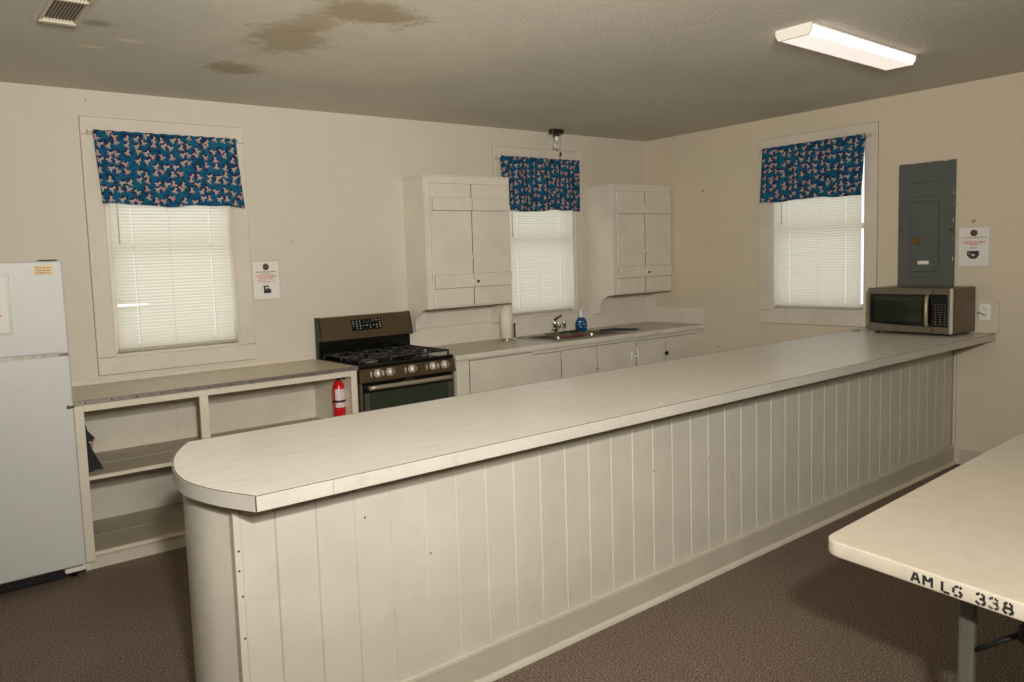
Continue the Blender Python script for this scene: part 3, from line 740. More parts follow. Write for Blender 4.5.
def cloth(name, label, cat, c, rx, ry, h, ang, m_, seed, z=.9145):
    rnd = random.Random(seed); ph = [rnd.uniform(0, 6) for _ in range(6)]
    def f(u, v):
        x = (u-.5)*2; y = (v-.5)*2; ed = max(abs(x), abs(y))
        k = 1+.08*math.sin(5*u+ph[0])+.06*math.sin(7*v+ph[1])
        X = x*rx*k; Y = y*ry*k
        zz = (1-ed**4)*h*(.65+.35*math.sin(6*u+ph[2])*math.sin(5*v+ph[3]))+.001
        return (c[0]+X*math.cos(ang)-Y*math.sin(ang), c[1]+X*math.sin(ang)+Y*math.cos(ang), z+zz)
    o = build(name, MB().grid(f, 22, 22), m_); tag(o, label, cat); return o
cloth('dish_cloth', 'dark red cloth spread over the sink divider', 'cloth', (-1.47, -.43), .19, .060, .014, .25, M['redcloth'], 3)
cloth('dish_cloth', 'navy blue cloth folded at the right end of the sink', 'cloth', (-.845, -.375), .165, .060, .014, -.60, M['navy'], 4, .9140)
t = thing('scrub_brush', 'black scrub brush lying beside the blue soap bottle', 'brush', (-1.20, -.25, .9135))
build('handle', MB().tube([(-1.40, -.180, .924), (-1.31, -.185, .928), (-1.245, -.19, .926)], [.007, .006, .008], 10), M['black'], t)
build('head', MB().box(-1.25, -1.17, -.212, -.172, .924, .934, .004), M['black'], t)
build('bristles', MB().box(-1.246, -1.174, -.209, -.175, .9136, .925), mat('dark_bristles', srgb(50, 40, 36), .9, bump=1, bscale=300), t)
for x, y, l in ((-1.785, -.5735, 'small chrome cylinder standing in for a highlight at the front left corner of the sink'), (-1.405, -.5735, 'small chrome cylinder standing in for a highlight at the front middle of the sink')):  # cylinders put in for bright highlights on the sink rim
    t = thing('sink_glint_cap', l, 'rim highlight', (x, y, .9135), group='chrome cylinders added for highlights on the sink rim')
    build('glint_cap', MB().lathe([(.012, 0), (.0135, .005), (.0135, .030), (.011, .034), (0, .035)], (x, y, .9135), seg=18), M['chrome'], t)
    build('ring', MB().lathe([(.0142, 0), (.0155, .002), (.0142, .004)], (x, y, .9145), seg=18), M['rubber'], t)

# ------------------------------------------------------------------ upper cabinets
def upper(label, x0, x1, yf, zb, zt, catchm):
    t = thing('wall_cabinet', label, 'wall cabinet', ((x0+x1)/2, -.14, zb-.17), group='white upper wall cabinets')
    prof = [(-.001, zt-.012), (yf+.018, zt-.012), (yf+.018, zb)]
    cx, cz = yf+.018, zb
    for a in range(0, 11):   # quarter-round bracket cut
        th = a/10*PI/2; prof.append((yf+.020+.155*(math.sin(th)), zb-.160*(1-math.cos(th))))
    prof += [(-.075, zb-.172), (-.001, zb-.172)]
    for xa in (x0, x1-.018):
        build('side_panel', MB().prism(prof, 'x', xa, xa+.018, bev=.001), M['cab'], t)
    build('top', MB().box(x0-.004, x1+(.004 if x1 < -.1 else 0), yf-.004, -.001, zt-.012, zt, .002), M['cab'], t)
    build('bottom', MB().box(x0+.018, x1-.018, yf+.018, -.003, zb, zb+.018), M['cab'], t)
    build('back_panel', MB().box(x0+.018, x1-.018, -.010, -.002, zb-.160, zt-.012), M['cab'], t)
    build('face_frame', MB().box(x0, x0+.050, yf, yf+.018, zb, zt-.012, .001).box(x1-.018, x1, yf, yf+.018, zb, zt-.012, .001).box(x0+.05, x1-.018, yf, yf+.018, zt-.070, zt-.012, .001).box(x0+.05, x1-.018, yf, yf+.018, zb, zb+.012, .001), M['cab'], t)
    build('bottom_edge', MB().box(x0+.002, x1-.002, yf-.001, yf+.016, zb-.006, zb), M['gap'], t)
    a, b = x0+.048, x1-.018; mid = (a+b)/2
    for i, (d0, d1) in enumerate(((a, mid-.0022), (mid+.0022, b))):
        d = build('door', MB().box(d0, d1, yf-.016, yf-.001, zb+.012, zt-.066, .002), M['cab'], t)
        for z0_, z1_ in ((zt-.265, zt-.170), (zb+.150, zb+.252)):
            build('batten_shade_line', MB().box(d0+(.011 if i == 0 else .003), d1-.003 if i == 0 else d1-.011, yf-.0175, yf-.0155, z0_-.0035, z1_+.002), M['joint'], d)  # dark strip drawn in for the shadow line along the batten
            build('batten', MB().box(d0+(.014 if i == 0 else .003), d1-.003 if i == 0 else d1-.014, yf-.032, yf-.016, z0_, z1_, .002), M['cab'], d)
        if i == 0: build('catch', MB().box(mid-.022, mid-.004, yf-.040, yf-.032, zb+.180, zb+.206, .002).box(mid-.024, mid-.004, yf-.022, yf-.016, zb+.375, zb+.395, .002), M['white'], d)
        else: build('knob', MB().lathe([(.006, 0), (.006, .008), (.011, .013), (.009, .021), (0, .023)], (mid+.022, yf-.032, zb+.192), (0, -1, 0), 14), M[catchm], d); 
        if i == 1: build('pull', MB().tube([(mid+.018, yf-.016, zb+.372), (mid+.018, yf-.030, zb+.378), (mid+.018, yf-.030, zb+.398), (mid+.018, yf-.016, zb+.404)], .0045, 8), M['white'], d)
        m = MB()
        for z in (zt-.245, zb+.230):
            hx = a-.003 if i == 0 else b+.003
            m.tube([(hx, yf-.018, z-.022), (hx, yf-.018, z+.022)], .005, 8)
        build('hinges', m, M['cab'], d)
        g = MB()
        if i == 0: g.box(mid-.0022, mid+.0022, yf-.0168, yf+.001, zb+.012, zt-.066).box(a, b, yf-.003, yf+.001, zt-.066, zt-.0635); build('door_gap', g, M['gap'], d)
    return t
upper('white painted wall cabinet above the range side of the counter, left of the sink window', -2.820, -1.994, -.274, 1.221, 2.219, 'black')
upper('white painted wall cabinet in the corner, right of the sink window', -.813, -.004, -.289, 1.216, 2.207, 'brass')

# ------------------------------------------------------------------ breakfast bar (peninsula)
# body: face line from (-5.300,-2.826) to (-.002,-2.720)
def face_y(x): return -2.720 + (x+.0)*.0200
BX0 = -5.300; BT = .900
t = thing('breakfast_bar', 'long white beadboard-fronted bar with a curved left end', 'bar counter', (-2.7, -2.5, 0))
# vertical boards with V joints, one panel
m = MB(); xs = [BX0+.012]; x = -5.175
while x < -.03: xs.append(x); x += .1393
xs.append(-.004)
for a, b in zip(xs, xs[1:]):
    g = .0055
    pts = [(a+.0008, face_y(a)+.012), (a+.0008, face_y(a)+.0045), (a+g*.8, face_y(a)), (b-g*.5, face_y(b)), (b-.0008, face_y(b)+.0045), (b-.0008, face_y(b)+.012)]
    m.prism(pts, 'z', .02, BT)
build('beadboard_panel', m, M['board'], t)
m = MB().prism([(BX0+.012, face_y(BX0)+.0122), (-.004, face_y(0)+.0122), (-.004, face_y(0)+.02), (BX0+.012, face_y(BX0)+.02)], 'z', .02, BT); build('board_backing', m, M['board_dark'], t)
# corner post, curved end skin, back side
build('corner_trim', MB().prism([(BX0-.008, face_y(BX0)-.002), (BX0+.012, face_y(BX0)-.002), (BX0+.012, face_y(BX0)+.030), (BX0-.008, face_y(BX0)+.030)], 'z', 0, BT, bev=.001), M['board'], t)
def arc3(p0, p1, p2, n):
    """circle arc through three points"""
    ax, ay = p0; bx_, by_ = p1; cx, cy = p2
    d = 2*(ax*(by_-cy)+bx_*(cy-ay)+cx*(ay-by_))
    ux = ((ax*ax+ay*ay)*(by_-cy)+(bx_*bx_+by_*by_)*(cy-ay)+(cx*cx+cy*cy)*(ay-by_))/d
    uy = ((ax*ax+ay*ay)*(cx-bx_)+(bx_*bx_+by_*by_)*(ax-cx)+(cx*cx+cy*cy)*(bx_-ax))/d
    r = math.hypot(ax-ux, ay-uy); a0 = math.atan2(ay-uy, ax-ux); a1 = math.atan2(cy-uy, cx-ux)
    while a1 > a0: a1 -= 2*PI
    return [(ux+r*math.cos(a0+(a1-a0)*i/n), uy+r*math.sin(a0+(a1-a0)*i/n)) for i in range(n+1)]
def smooth_curve(P_, n):
    P_ = [Vector(p) for p in P_]; P_ = [P_[0]*2-P_[1]]+P_+[P_[-1]*2-P_[-2]]; out = []
    for i in range(1, len(P_)-2):
        a, b, c, d = P_[i-1:i+3]
        for k in range(n):
            q = k/n; out.append(tuple(.5*((2*b)+(c-a)*q+(2*a-5*b+4*c-d)*q*q+(3*b-a-3*c+d)*q**3)))
    out.append(tuple(P_[-2])); return out
arc = smooth_curve([(BX0-.006, face_y(BX0)+.030), (-5.355, -2.70), (-5.367, -2.60), (-5.345, -2.48), (-5.288, -2.35), (-5.200, -2.235)], 6)
m = MB()
for (a, b) in zip(arc, arc[1:]):
    pass
inner = [(p[0]+.016, p[1]) for p in arc]
m.prism(arc+inner[::-1], 'z', 0, BT)
for f in m.bm.faces: f.smooth = abs(f.normal.z) < .5 and False
o = build('curved_end', m, M['board'], t)
build('back_side', MB().prism([(-5.200, -2.235), (-.004, -2.17), (-.004, -2.15), (-5.200, -2.215)], 'z', 0, BT), M['board'], t)
# base board with moulded top edge, quarter round
def strip(dy0, dy1, z0, z1, x0=BX0-.010, x1=-.003, prof=None):
    return MB().prism([(x0, face_y(x0)-dy1), (x1, face_y(x1)-dy1), (x1, face_y(x1)-dy0), (x0, face_y(x0)-dy0)], 'z', z0, z1, bev=.002)
build('baseboard', strip(.001, .014, 0, .118), M['kick'], t)
build('baseboard_cap', strip(.001, .018, .118, .136), M['round'], t)
m = MB(); x0, x1 = BX0-.010, -.003
pr = [(0, 0)]+[(-.018*math.cos(a*PI/12), .020*math.sin(a*PI/12)) for a in range(0, 7)]
vsA = [m.bm.verts.new((x0, face_y(x0)-.014+u, w)) for u, w in pr]; vsB = [m.bm.verts.new((x1, face_y(x1)-.014+u, w)) for u, w in pr]
m.bm.faces.new(vsA); m.bm.faces.new(vsB[::-1])
for i in range(len(pr)): m.bm.faces.new((vsA[i], vsB[i], vsB[(i+1) % len(pr)], vsA[(i+1) % len(pr)]))
build('quarter_round', m, M['round'], t)
build('wall_trim', MB().box(-.018, -.002, face_y(0)-.022, face_y(0)-.004, .136, BT, .002), M['round'], t)
m = MB()
for x, z in ((-5.296, .74), (-5.292, .60), (-5.299, .33), (-5.295, .15), (-5.298, .68), (-5.293, .47), (-2.95, .56), (-2.94, .585), (-4.86, .74), (-4.60, .55), (-3.36, .60), (-2.02, .42)): build('nail_head', MB().lathe([(.0038, 0), (.003, .001)], (x, face_y(x)-(.0025 if x < -5.28 else .0003), z), (0, -1, 0), 8), M['screw'], t)

t = thing('bar_top', 'long pale laminate bar top with a white painted edge and clipped round left end', 'countertop', (-2.7, -2.5, BT))
FL = (-5.299, -2.996); FR = (-.003, -2.974); BL = (-5.220, -2.151); BR = (-.003, -2.080)
tarc = smooth_curve([FL, (-5.366, -2.845), (-5.398, -2.700), (-5.389, -2.560), (-5.352, -2.410), (-5.292, -2.270), BL], 6)
poly = [FR]+tarc+[BR]
ins = .0050
def inset(poly, d):
    n = len(poly); out = []
    for i in range(n):
        p0, p1, p2 = (Vector(poly[i-1]), Vector(poly[i]), Vector(poly[(i+1) % n]))
        e1 = (p1-p0).normalized(); e2 = (p2-p1).normalized()
        n1 = Vector((e1.y, -e1.x)); n2 = Vector((e2.y, -e2.x))
        b = (n1+n2).normalized(); k = d/max(.3, b.dot(n1)); out.append(tuple(p1+b*k))
    return out
A2 = sum(poly[i][0]*poly[(i+1) % len(poly)][1]-poly[(i+1) % len(poly)][0]*poly[i][1] for i in range(len(poly)))
sg = -1 if A2 > 0 else 1
inn = inset(poly, sg*ins); line = inset(poly, sg*(ins-.0030))
inn[0] = (FR[0], inn[0][1]); inn[-1] = (BR[0], inn[-1][1])
build('laminate_top', MB().prism(inn, 'z', .920, .9450), M['laminate'], t)
build('substrate', MB().prism(inn, 'z', .9005, .9195), M['board_dark'], t)
def band(pa, pb, z0, z1, segs, keep_idx):
    """edge band quads between outer poly pa and inner poly pb for index range"""
    m = MB()
    for i in keep_idx:
        j = (i+1) % len(pa)
        m.prism([pa[i], pa[j], pb[j], pb[i]], 'z', z0, z1)
    return m
N = len(poly)
# brown line at the laminate edge
line_m = band(line, inn, .9005, .9454, 0, list(range(0, N-1)))
build('edge_line', line_m, M['edgeline'], t)
# front band is three pieces, then the curved piece, then the back
L0, L1 = Vector(line[1]), Vector(line[0]); O0, O1 = Vector(poly[1]), Vector(poly[0])
cuts = [0, (5.299-5.060)/5.296, (5.299-2.285)/5.296, 1]
for k in range(3):
    a, b = cuts[k], cuts[k+1]; ga = .0012/5.3*1 if k else .0002; gb = .0
    P = lambda A, B, q: tuple(A+(B-A)*q)
    m = MB().prism([P(O0, O1, a+ga), P(O0, O1, b), P(L0, L1, b), P(L0, L1, a+ga)], 'z', .9000, .9445, bev=.001)
    build('edge_band', m, M['edge'], t)
cm = band(poly, line, .9000, .9445, 0, list(range(1, N-2)))
bmesh.ops.remove_doubles(cm.bm, verts=cm.bm.verts[:], dist=1e-5)
build('curved_edge_band', cm, M['edge'], t)
build('back_edge_band', band(poly, line, .9000, .9445, 0, [N-2]), M['edge'], t)
build('corner_joint', MB().box(FL[0]-.0015, FL[0]+.0012, FL[1]-.0006, FL[1]+.004, .9005, .9440), M['gap'], t)
tag(build('wooden_stick', MB().tube([(-.33, -2.165, .9485), (-.27, -2.175, .9490), (-.215, -2.170, .9485)], [.0026, .0032, .0026], 8), M['brass']), 'small brown stick lying on the bar top at the foot of the right wall window', 'stick')

# right wall baseboard and the boxed-out piece holding the outlet
struct('baseboard_right', MB().box(-.016, -.0005, YF+.001, -2.775, 0, .110, .003), M['kick'])
t = thing('wall_outlet', 'white duplex outlet on a painted board right of the microwave', 'outlet', (-.006, -2.92, .95))
build('mounting_board', MB().box(-.014, -.0005, -2.993, -2.850, .947, 1.168, .002), M['wallr'], t)
build('cover_plate', MB().box(-.022, -.014, -2.944, -2.876, 1.035, 1.148, .005, seg=2), M['white'], t)
for z in (1.070, 1.114):
    k = build('socket', MB().lathe([(.017, 0), (.017, .002)], (-.022, -2.910, z), (-1, 0, 0), 20), M['white'], t)
    build('slots', MB().box(-.0255, -.0235, -2.918, -2.9150, z-.003, z+.008).box(-.0255, -.0235, -2.905, -2.902, z-.003, z+.008).lathe([(.0025, 0), (.0025, .0015)], (-.024, -2.910, z-.009), (-1, 0, 0), 8), M['gap'], k)

# ------------------------------------------------------------------ microwave
t = thing('microwave_oven', 'stainless microwave oven on the far right end of the bar top', 'microwave', (-.383, -2.847, .9455), .0)
TH = .064
t.rotation_euler = (0, 0, -TH)     # local +y runs along the front towards the window, +x is depth
Wm, Dm, Hm = .563, .330, .308; z0 = .018
build('case', MB().box(.036, Dm, .002, Wm-.002, z0, z0+Hm-.002, .004), mat('microwave_case', srgb(104, 90, 74), .38, .6, vary=.06, vscale=8), t, local=True)
build('door_seal', MB().box(.020, .037, .006, Wm-.006, z0+.003, z0+Hm-.006), M['black'], t, local=True)
build('front_frame', MB().box(0, .022, 0, Wm, z0, z0+Hm, .005, seg=2), M['steel'], t, local=True)
build('front_edge', MB().box(-.002, .018, -.001, .016, z0+.002, z0+Hm-.002, .003), M['knobm'], t, local=True)
d = build('door', MB().box(-.006, .001, .119, Wm-.008, z0+.008, z0+Hm-.006, .002), M['steel'], t, local=True)
m = MB(); pts = [(.120, z0+.052), (Wm-.022, z0+.062), (Wm-.022, z0+Hm-.044), (.120, z0+Hm-.044)]
m.prism([(a, b) for a, b in ((.120, z0+.046), (.30, z0+.047), (Wm-.022, z0+.060), (Wm-.022, z0+Hm-.042), (.120, z0+Hm-.042))], 'x', -.009, -.003)
build('door_glass', m, M['blackg'], d, local=True)
build('viewing_window', MB().box(-.0105, -.008, .185, Wm-.055, z0+.075, z0+Hm-.060, .001), mat('microwave_window', srgb(34, 38, 26), .06), d, local=True)
m = MB().tube([(-.010, .150, z0+.046), (-.030, .147, z0+.070), (-.040, .144, z0+.155), (-.030, .147, z0+.238), (-.010, .150, z0+.262)], .0115, 12)
build('handle', m, M['handlem'], d, local=True)
p = build('control_panel', MB().box(-.0085, .001, .026, .1185, z0+.046, z0+Hm-.042, .002), M['blackg'], t, local=True)
build('display', MB().box(-.0095, -.006, .036, .108, z0+.226, z0+.252), mat('microwave_display', srgb(10, 14, 14), .1), p, local=True)
m = MB(); rr = random.Random(11)
for j in range(9):
    for i in range(4 if j > 4 else 3):
        y = .034+i*(.020 if j > 4 else .029); z = z0+.062+j*.0165
        m.box(-.0095, -.0078, y, y+rr.uniform(.009, .014), z, z+(.0045 if j > 4 else .007))
build('key_print', m, mat('key_ink', srgb(96, 94, 86), .5), p, local=True)
build('seam', MB().box(-.0065, -.001, .1178, .1192, z0+.004, z0+.046).box(-.0065, -.001, .1178, .1192, z0+Hm-.042, z0+Hm-.004), M['gap'], t, local=True)
for fx_ in (.04, Dm-.04):
    for fy_ in (.05, Wm-.05): build('foot', MB().lathe([(.014, 0), (.012, z0)], (fx_, fy_, 0), seg=12), M['black'], t, local=True)
tag(build('power_cord', MB().tube([(-.040, -2.872, 1.085), (-.026, -2.885, 1.086), (-.028, -2.905, 1.075), (-.024, -2.910, 1.072)], .004, 8), M['rubber']), 'short grey cord from the microwave to the wall outlet', 'cord')

# ------------------------------------------------------------------ breaker panel, notices
t = thing('breaker_panel', 'grey-green electrical panel on the right wall above the microwave', 'electrical panel', (-.01, -2.518, 1.24))
build('cover', MB().box(-.014, -.0005, -2.706, -2.331, 1.235, 2.150, .003), M['panel'], t)
d = build('door', MB().box(-.021, -.013, -2.604, -2.420, 1.372, 1.872, .002), M['panel'], t)
g = MB()
for a0, a1, b0, b1 in ((-2.606, -2.604, 1.370, 1.874), (-2.420, -2.417, 1.370, 1.874), (-2.606, -2.418, 1.872, 1.8755), (-2.606, -2.418, 1.369, 1.372)): g.box(-.0155, -.0135, a0, a1, b0, b1)
build('door_gap', g, M['gap'], t)
build('latch', MB().box(-.026, -.020, -2.485, -2.437, 1.568, 1.622, .003).lathe([(.010, 0), (.008, .006)], (-.026, -2.462, 1.592), (-1, 0, 0), 12), M['brass'], d)
build('label', MB().box(-.0222, -.0208, -2.545, -2.472, 1.425, 1.450), M['paper'], d)
m = MB()
for a, z in ((-2.348, 1.665), (-2.684, 1.665)): m.lathe([(.008, 0), (.006, .004)], (-.014, a, z), (-1, 0, 0), 12)
for z in (1.82, 1.44): m.lathe([(.005, 0), (.004, .003)], (-.014, -2.615, z), (-1, 0, 0), 10)
build('screws', m, M['black'], t)
m = MB(); rr = random.Random(2)
for z, a0, a1 in ((2.005, -2.62, -2.41), (1.905, -2.59, -2.41), (1.335, -2.59, -2.43)):
    y = a0
    while y < a1: w = rr.uniform(.01, .03); m.box(-.0150, -.0138, y, y+w, z, z+.006); y += w+.005
build('embossed_line', m, mat('faint_emboss', srgb(60, 62, 56), .6), t)

for o_ in list(t.children): pass
t.location.y -= .008
m = MB(); rr = random.Random(8)
for k in range(26):
    e = rr.random(); q = rr.uniform(.003, .010)
    if e < .45: y = rr.uniform(-2.70, -2.335); m.box(-.0148, -.0136, y, y+q*2, 2.150-q*.5, 2.151)
    elif e < .75: z = rr.uniform(1.3, 2.14); m.box(-.0148, -.0136, -2.3315-q*.4, -2.3305, z, z+q*2)
    else: z = rr.uniform(1.3, 2.14); m.box(-.0148, -.0136, -2.7065, -2.7055+q*.4, z, z+q*2)
build('paint_chips', m, M['casing'], t, local=False)

def notice(label, axis, a0, a1, z0, z1, kind, frame=.010):
    """sheet in a clear sleeve: round emblem, grey heading, red lines, picture of the appliance"""
    loc = ((a0+a1)/2, -.002, z0) if axis == 'x' else (-.002, (a0+a1)/2, z0)
    t = thing('notice_sheet', label, 'notice', loc, group='notices in clear sleeves')
    W = abs(a1-a0); s = 1 if axis == 'x' else -1      # u to the viewer's right
    st = min(a0, a1) if axis == 'x' else max(a0, a1)
    def bx(m, u0, u1, d0, d1, zz0, zz1, bev=0, mi=0):
        if axis == 'x': m.box(st+u0, st+u1, -d1, -d0, zz0, zz1, bev, mi)
        else: m.box(-d1, -d0, st-u1, st-u0, zz0, zz1, bev, mi)
    m = MB(); bx(m, -frame, W+frame, .0005, .002, z0-frame, z1+frame*1.2, .0005); build('sleeve', m, M['sleeve'], t)
    m = MB(); bx(m, 0, W, .002, .0032, z0, z1); build('sheet', m, M['paper'], t)
    h = z1-z0; rr = random.Random(9 if kind == 'range' else 4)
    c = (st+W*.5, -.0032, z1-h*.14) if axis == 'x' else (-.0032, st-W*.5, z1-h*.14); ax = (0, -1, 0) if axis == 'x' else (-1, 0, 0)
    e = build('emblem', MB().lathe([(.023, 0), (.023, .0006)], c, ax, 24), M['darkink'], t)
    m = MB(); c2 = (c[0], c[1]-.0006, c[2]) if axis == 'x' else (c[0]-.0006, c[1], c[2])
    m.lathe([(.0185, 0), (.0185, .0004), (.014, .0004), (.014, 0)], c2, ax, 20); m.lathe([(.007, 0), (.007, .0005)], c2, ax, 12)
    build('emblem_ring', m, M['gold'], e)
    def lines(rows, mm):
        m = MB()
        for zf, u0, u1, th in rows:
            u = u0
            while u < u1:
                w = rr.uniform(.008, .024); bx(m, u, min(u+w, u1), .0033, .0038, z1-h*zf, z1-h*zf+th); u += w+.004
        return build('print', m, mm, t)
    if kind == 'range':
        lines([(.29, W*.10, W*.90, .007)], M['greytext'])
        lines([(.34, W*.30, W*.66, .005), (.38, W*.12, W*.88, .005), (.42, W*.16, W*.86, .005), (.455, W*.22, W*.80, .005), (.50, W*.14, W*.74, .004), (.545, W*.2, W*.86, .004), (.585, W*.36, W*.62, .004)], M['redtext'])
        m = MB(); bx(m, W*.36, W*.58, .0034, .004, z1-h*.68, z1-h*.645); bx(m, W*.38, W*.66, .0034, .004, z1-h*.85, z1-h*.74); bx(m, W*.38, W*.44, .0034, .004, z1-h*.74, z1-h*.68); bx(m, W*.46, W*.60, .0034, .004, z1-h*.73, z1-h*.705)
        build('picture', m, M['darkink'], t)
    else:
        lines([(.27, W*.08, W*.92, .005)], M['greytext']); lines([(.38, W*.14, W*.88, .006), (.42, W*.18, W*.80, .006), (.46, W*.36, W*.62, .006)], M['redtext']); lines([(.54, W*.38, W*.64, .005)], M['greytext'])
        m = MB(); bx(m, W*.28, W*.68, .0034, .004, z1-h*.74, z1-h*.61); bx(m, W*.33, W*.64, .0034, .004, z1-h*.79, z1-h*.74); bx(m, W*.40, W*.58, .0034, .004, z1-h*.815, z1-h*.79)
        build('picture', m, M['darkink'], t)
        m = MB(); bx(m, W*.42, W*.55, .0034, .0044, z1-h*.745, z1-h*.69); bx(m, W*.32, W*.37, .0034, .0044, z1-h*.69, z1-h*.66); build('picture_detail', m, mat('pale_ink', srgb(170, 170, 168), .6), t)
notice('sheet in a clear sleeve on the back wall between the window and the range', 'x', -4.055, -3.868, 1.366, 1.618, 'range')
notice('sheet in a clear sleeve on the right wall beside the electrical panel', 'y', -2.738, -2.920, 1.408, 1.670, 'microwave', .008)

# ------------------------------------------------------------------ ceiling things
t = thing('ceiling_vent', 'white metal air register in the ceiling above the refrigerator', 'vent', (-5.39, -1.50, H))
vx0, vx1, vy0, vy1 = -5.485, -5.295, -2.02, -1.245
build('plate', MB().box(vx0, vx1, vy0, vy1, H-.004, H-.0005, .001), M['ceiling'], t)
m = MB(); gx0, gx1, gy0, gy1 = -5.462, -5.318, -1.97, -1.285
m.prism([(gy1+.012, H-.004), (gy1-.020, H-.022), (gy1-.050, H-.022), (gy1-.050, H-.004)], 'x', gx0, gx1)
m.prism([(gy0, H-.004), (gy0+.05, H-.004), (gy0+.05, H-.018), (gy0+.035, H-.018)], 'x', gx0, gx1)
m.box(gx0, gx0+.010, gy0+.04, gy1-.04, H-.018, H-.004).box(gx1-.010, gx1, gy0+.04, gy1-.04, H-.018, H-.004).box(gx0, gx1, -1.630, -1.615, H-.018, H-.004)
build('frame', m, M['vent'], t)
build('duct_opening', MB().box(gx0+.01, gx1-.01, gy0+.045, gy1-.045, H-.0055, H-.0042), mat('dark_duct', srgb(112, 98, 78), .9), t)
m = MB(); n = 10
for i in range(n):
    x = gx0+.016+i*(gx1-gx0-.030)/(n-1)
    for ya, yb in ((-1.615, gy1-.05), (gy0+.05, -1.63)):
        m.prism([(x-.0065, H-.0175), (x-.0045, H-.0175), (x+.0055, H-.006), (x+.0035, H-.006)], 'y', ya, yb)
build('louvres', m, M['vent'], t)

t = thing('ceiling_light', 'lit fluorescent ceiling light with a wraparound diffuser', 'ceiling light', (-1.775, -2.862, H), math.radians(1.6))
hl, hw, hz = .588, .088, -.054
build('pan', MB().box(-hl, hl, -hw-.004, hw+.004, -.010, -.0005, .001), M['white'], t, local=True)
for x in (-hl-.012, hl): build('end_cap', MB().prism([(-hw-.004, -.001), (-hw-.004, -.030), (-hw+.012, hz-.002), (hw-.012, hz-.002), (hw+.004, -.030), (hw+.004, -.001)], 'x', x, x+.012), M['white'], t, local=True)
m = MB().prism([(-hw, -.010), (-hw, -.030), (-hw+.014, hz), (hw-.014, hz), (hw, -.030), (hw, -.010)], 'x', -hl+.0005, hl-.0005)
for f in m.bm.faces:
    if abs(f.normal.z) < .9: f.material_index = 1
build('diffuser', m, [M['lens'], M['lens2']], t, local=True)

bxx, byy = -1.335, -.150
t = thing('bare_bulb_light', 'bare clear bulb in a black ceiling holder with a pull chain', 'ceiling light', (bxx, byy, H))
build('mounting_bar', MB().box(bxx-.066, bxx+.066, byy-.026, byy+.026, H-.036, H-.0005, .003), M['black'], t)
build('socket', MB().lathe([(.026, 0), (.026, .012), (.022, .018), (.022, .040)], (bxx, byy, H-.060), seg=20), mat('dark_brown_socket', srgb(46, 28, 20), .5), t)
build('bulb_base', MB().lathe([(.014, 0), (.019, .012), (.019, .034)], (bxx, byy, H-.094), seg=20), M['white'], t)
build('bulb', MB().lathe([(0, 0), (.014, .003), (.026, .014), (.031, .032), (.028, .050), (.019, .068), (.015, .078)], (bxx, byy, H-.170), seg=24), M['bulb'], t)
cx_ = bxx+.034; m = MB(); zc = H-.055
pts = [(cx_-.014, byy-.01, H-.045), (cx_, byy-.012, H-.050), (cx_, byy-.012, H-.36)]
m.tube(pts, .0016, 6)
c = build('pull_chain', m, M['alu'], t)
build('chain_bell', MB().lathe([(.003, 0), (.008, -.012), (.007, -.022), (.009, -.030)], (cx_, byy-.012, H-.190), seg=12), M['black'], c)

# ------------------------------------------------------------------ folding table
def rounded(pts, r, n=8):
    out = []; N_ = len(pts)
    for i in range(N_):
        p = Vector(pts[i]); a = (Vector(pts[i-1])-p).normalized(); b = (Vector(pts[(i+1) % N_])-p).normalized()
        h = a.angle(b)/2; d = r/math.tan(h); c = p+(a+b).normalized()*(r/math.sin(h)); p0 = p+a*d; p1 = p+b*d
        a0 = math.atan2(p0.y-c.y, p0.x-c.x); a1 = math.atan2(p1.y-c.y, p1.x-c.x)
        while a1-a0 > PI: a1 -= 2*PI
        while a1-a0 < -PI: a1 += 2*PI
        for k in range(n+1): out.append((c.x+r*math.cos(a0+(a1-a0)*k/n), c.y+r*math.sin(a0+(a1-a0)*k/n)))
    return out
T0 = Vector((-3.962, -3.884)); u = Vector((math.cos(math.radians(2.7)), math.sin(math.radians(2.7)))); e = Vector((-math.sin(math.radians(8.0)), -math.cos(math.radians(8.0))))
TZ = .740
t = thing('folding_table', 'beige plastic folding banquet table stencilled AM LG 338 at right', 'table', (-3.05, -4.22, 0))
quad = [T0, T0+u*1.83, T0+u*1.83+e*.76, T0+e*.76]; quad = [tuple(q) for q in quad]
top = rounded(quad, .060)
m = MB(); m.prism(top, 'z', TZ-.044, TZ)
# soften the rim
es = [ed for ed in m.bm.edges if all(abs(v.co.z-TZ) < 1e-5 for v in ed.verts) or all(abs(v.co.z-TZ+.044) < 1e-5 for v in ed.verts)]
bmesh.ops.bevel(m.bm, geom=es, offset=.005, segments=3, affect='EDGES', profile=.5)
for f in m.bm.faces:
    if len(f.verts) < 8: f.smooth = True
build('table_top', m, M['tablep'], t)
def tl(a, b, z): p = T0+u*a+e*b; return (p.x, p.y, z)
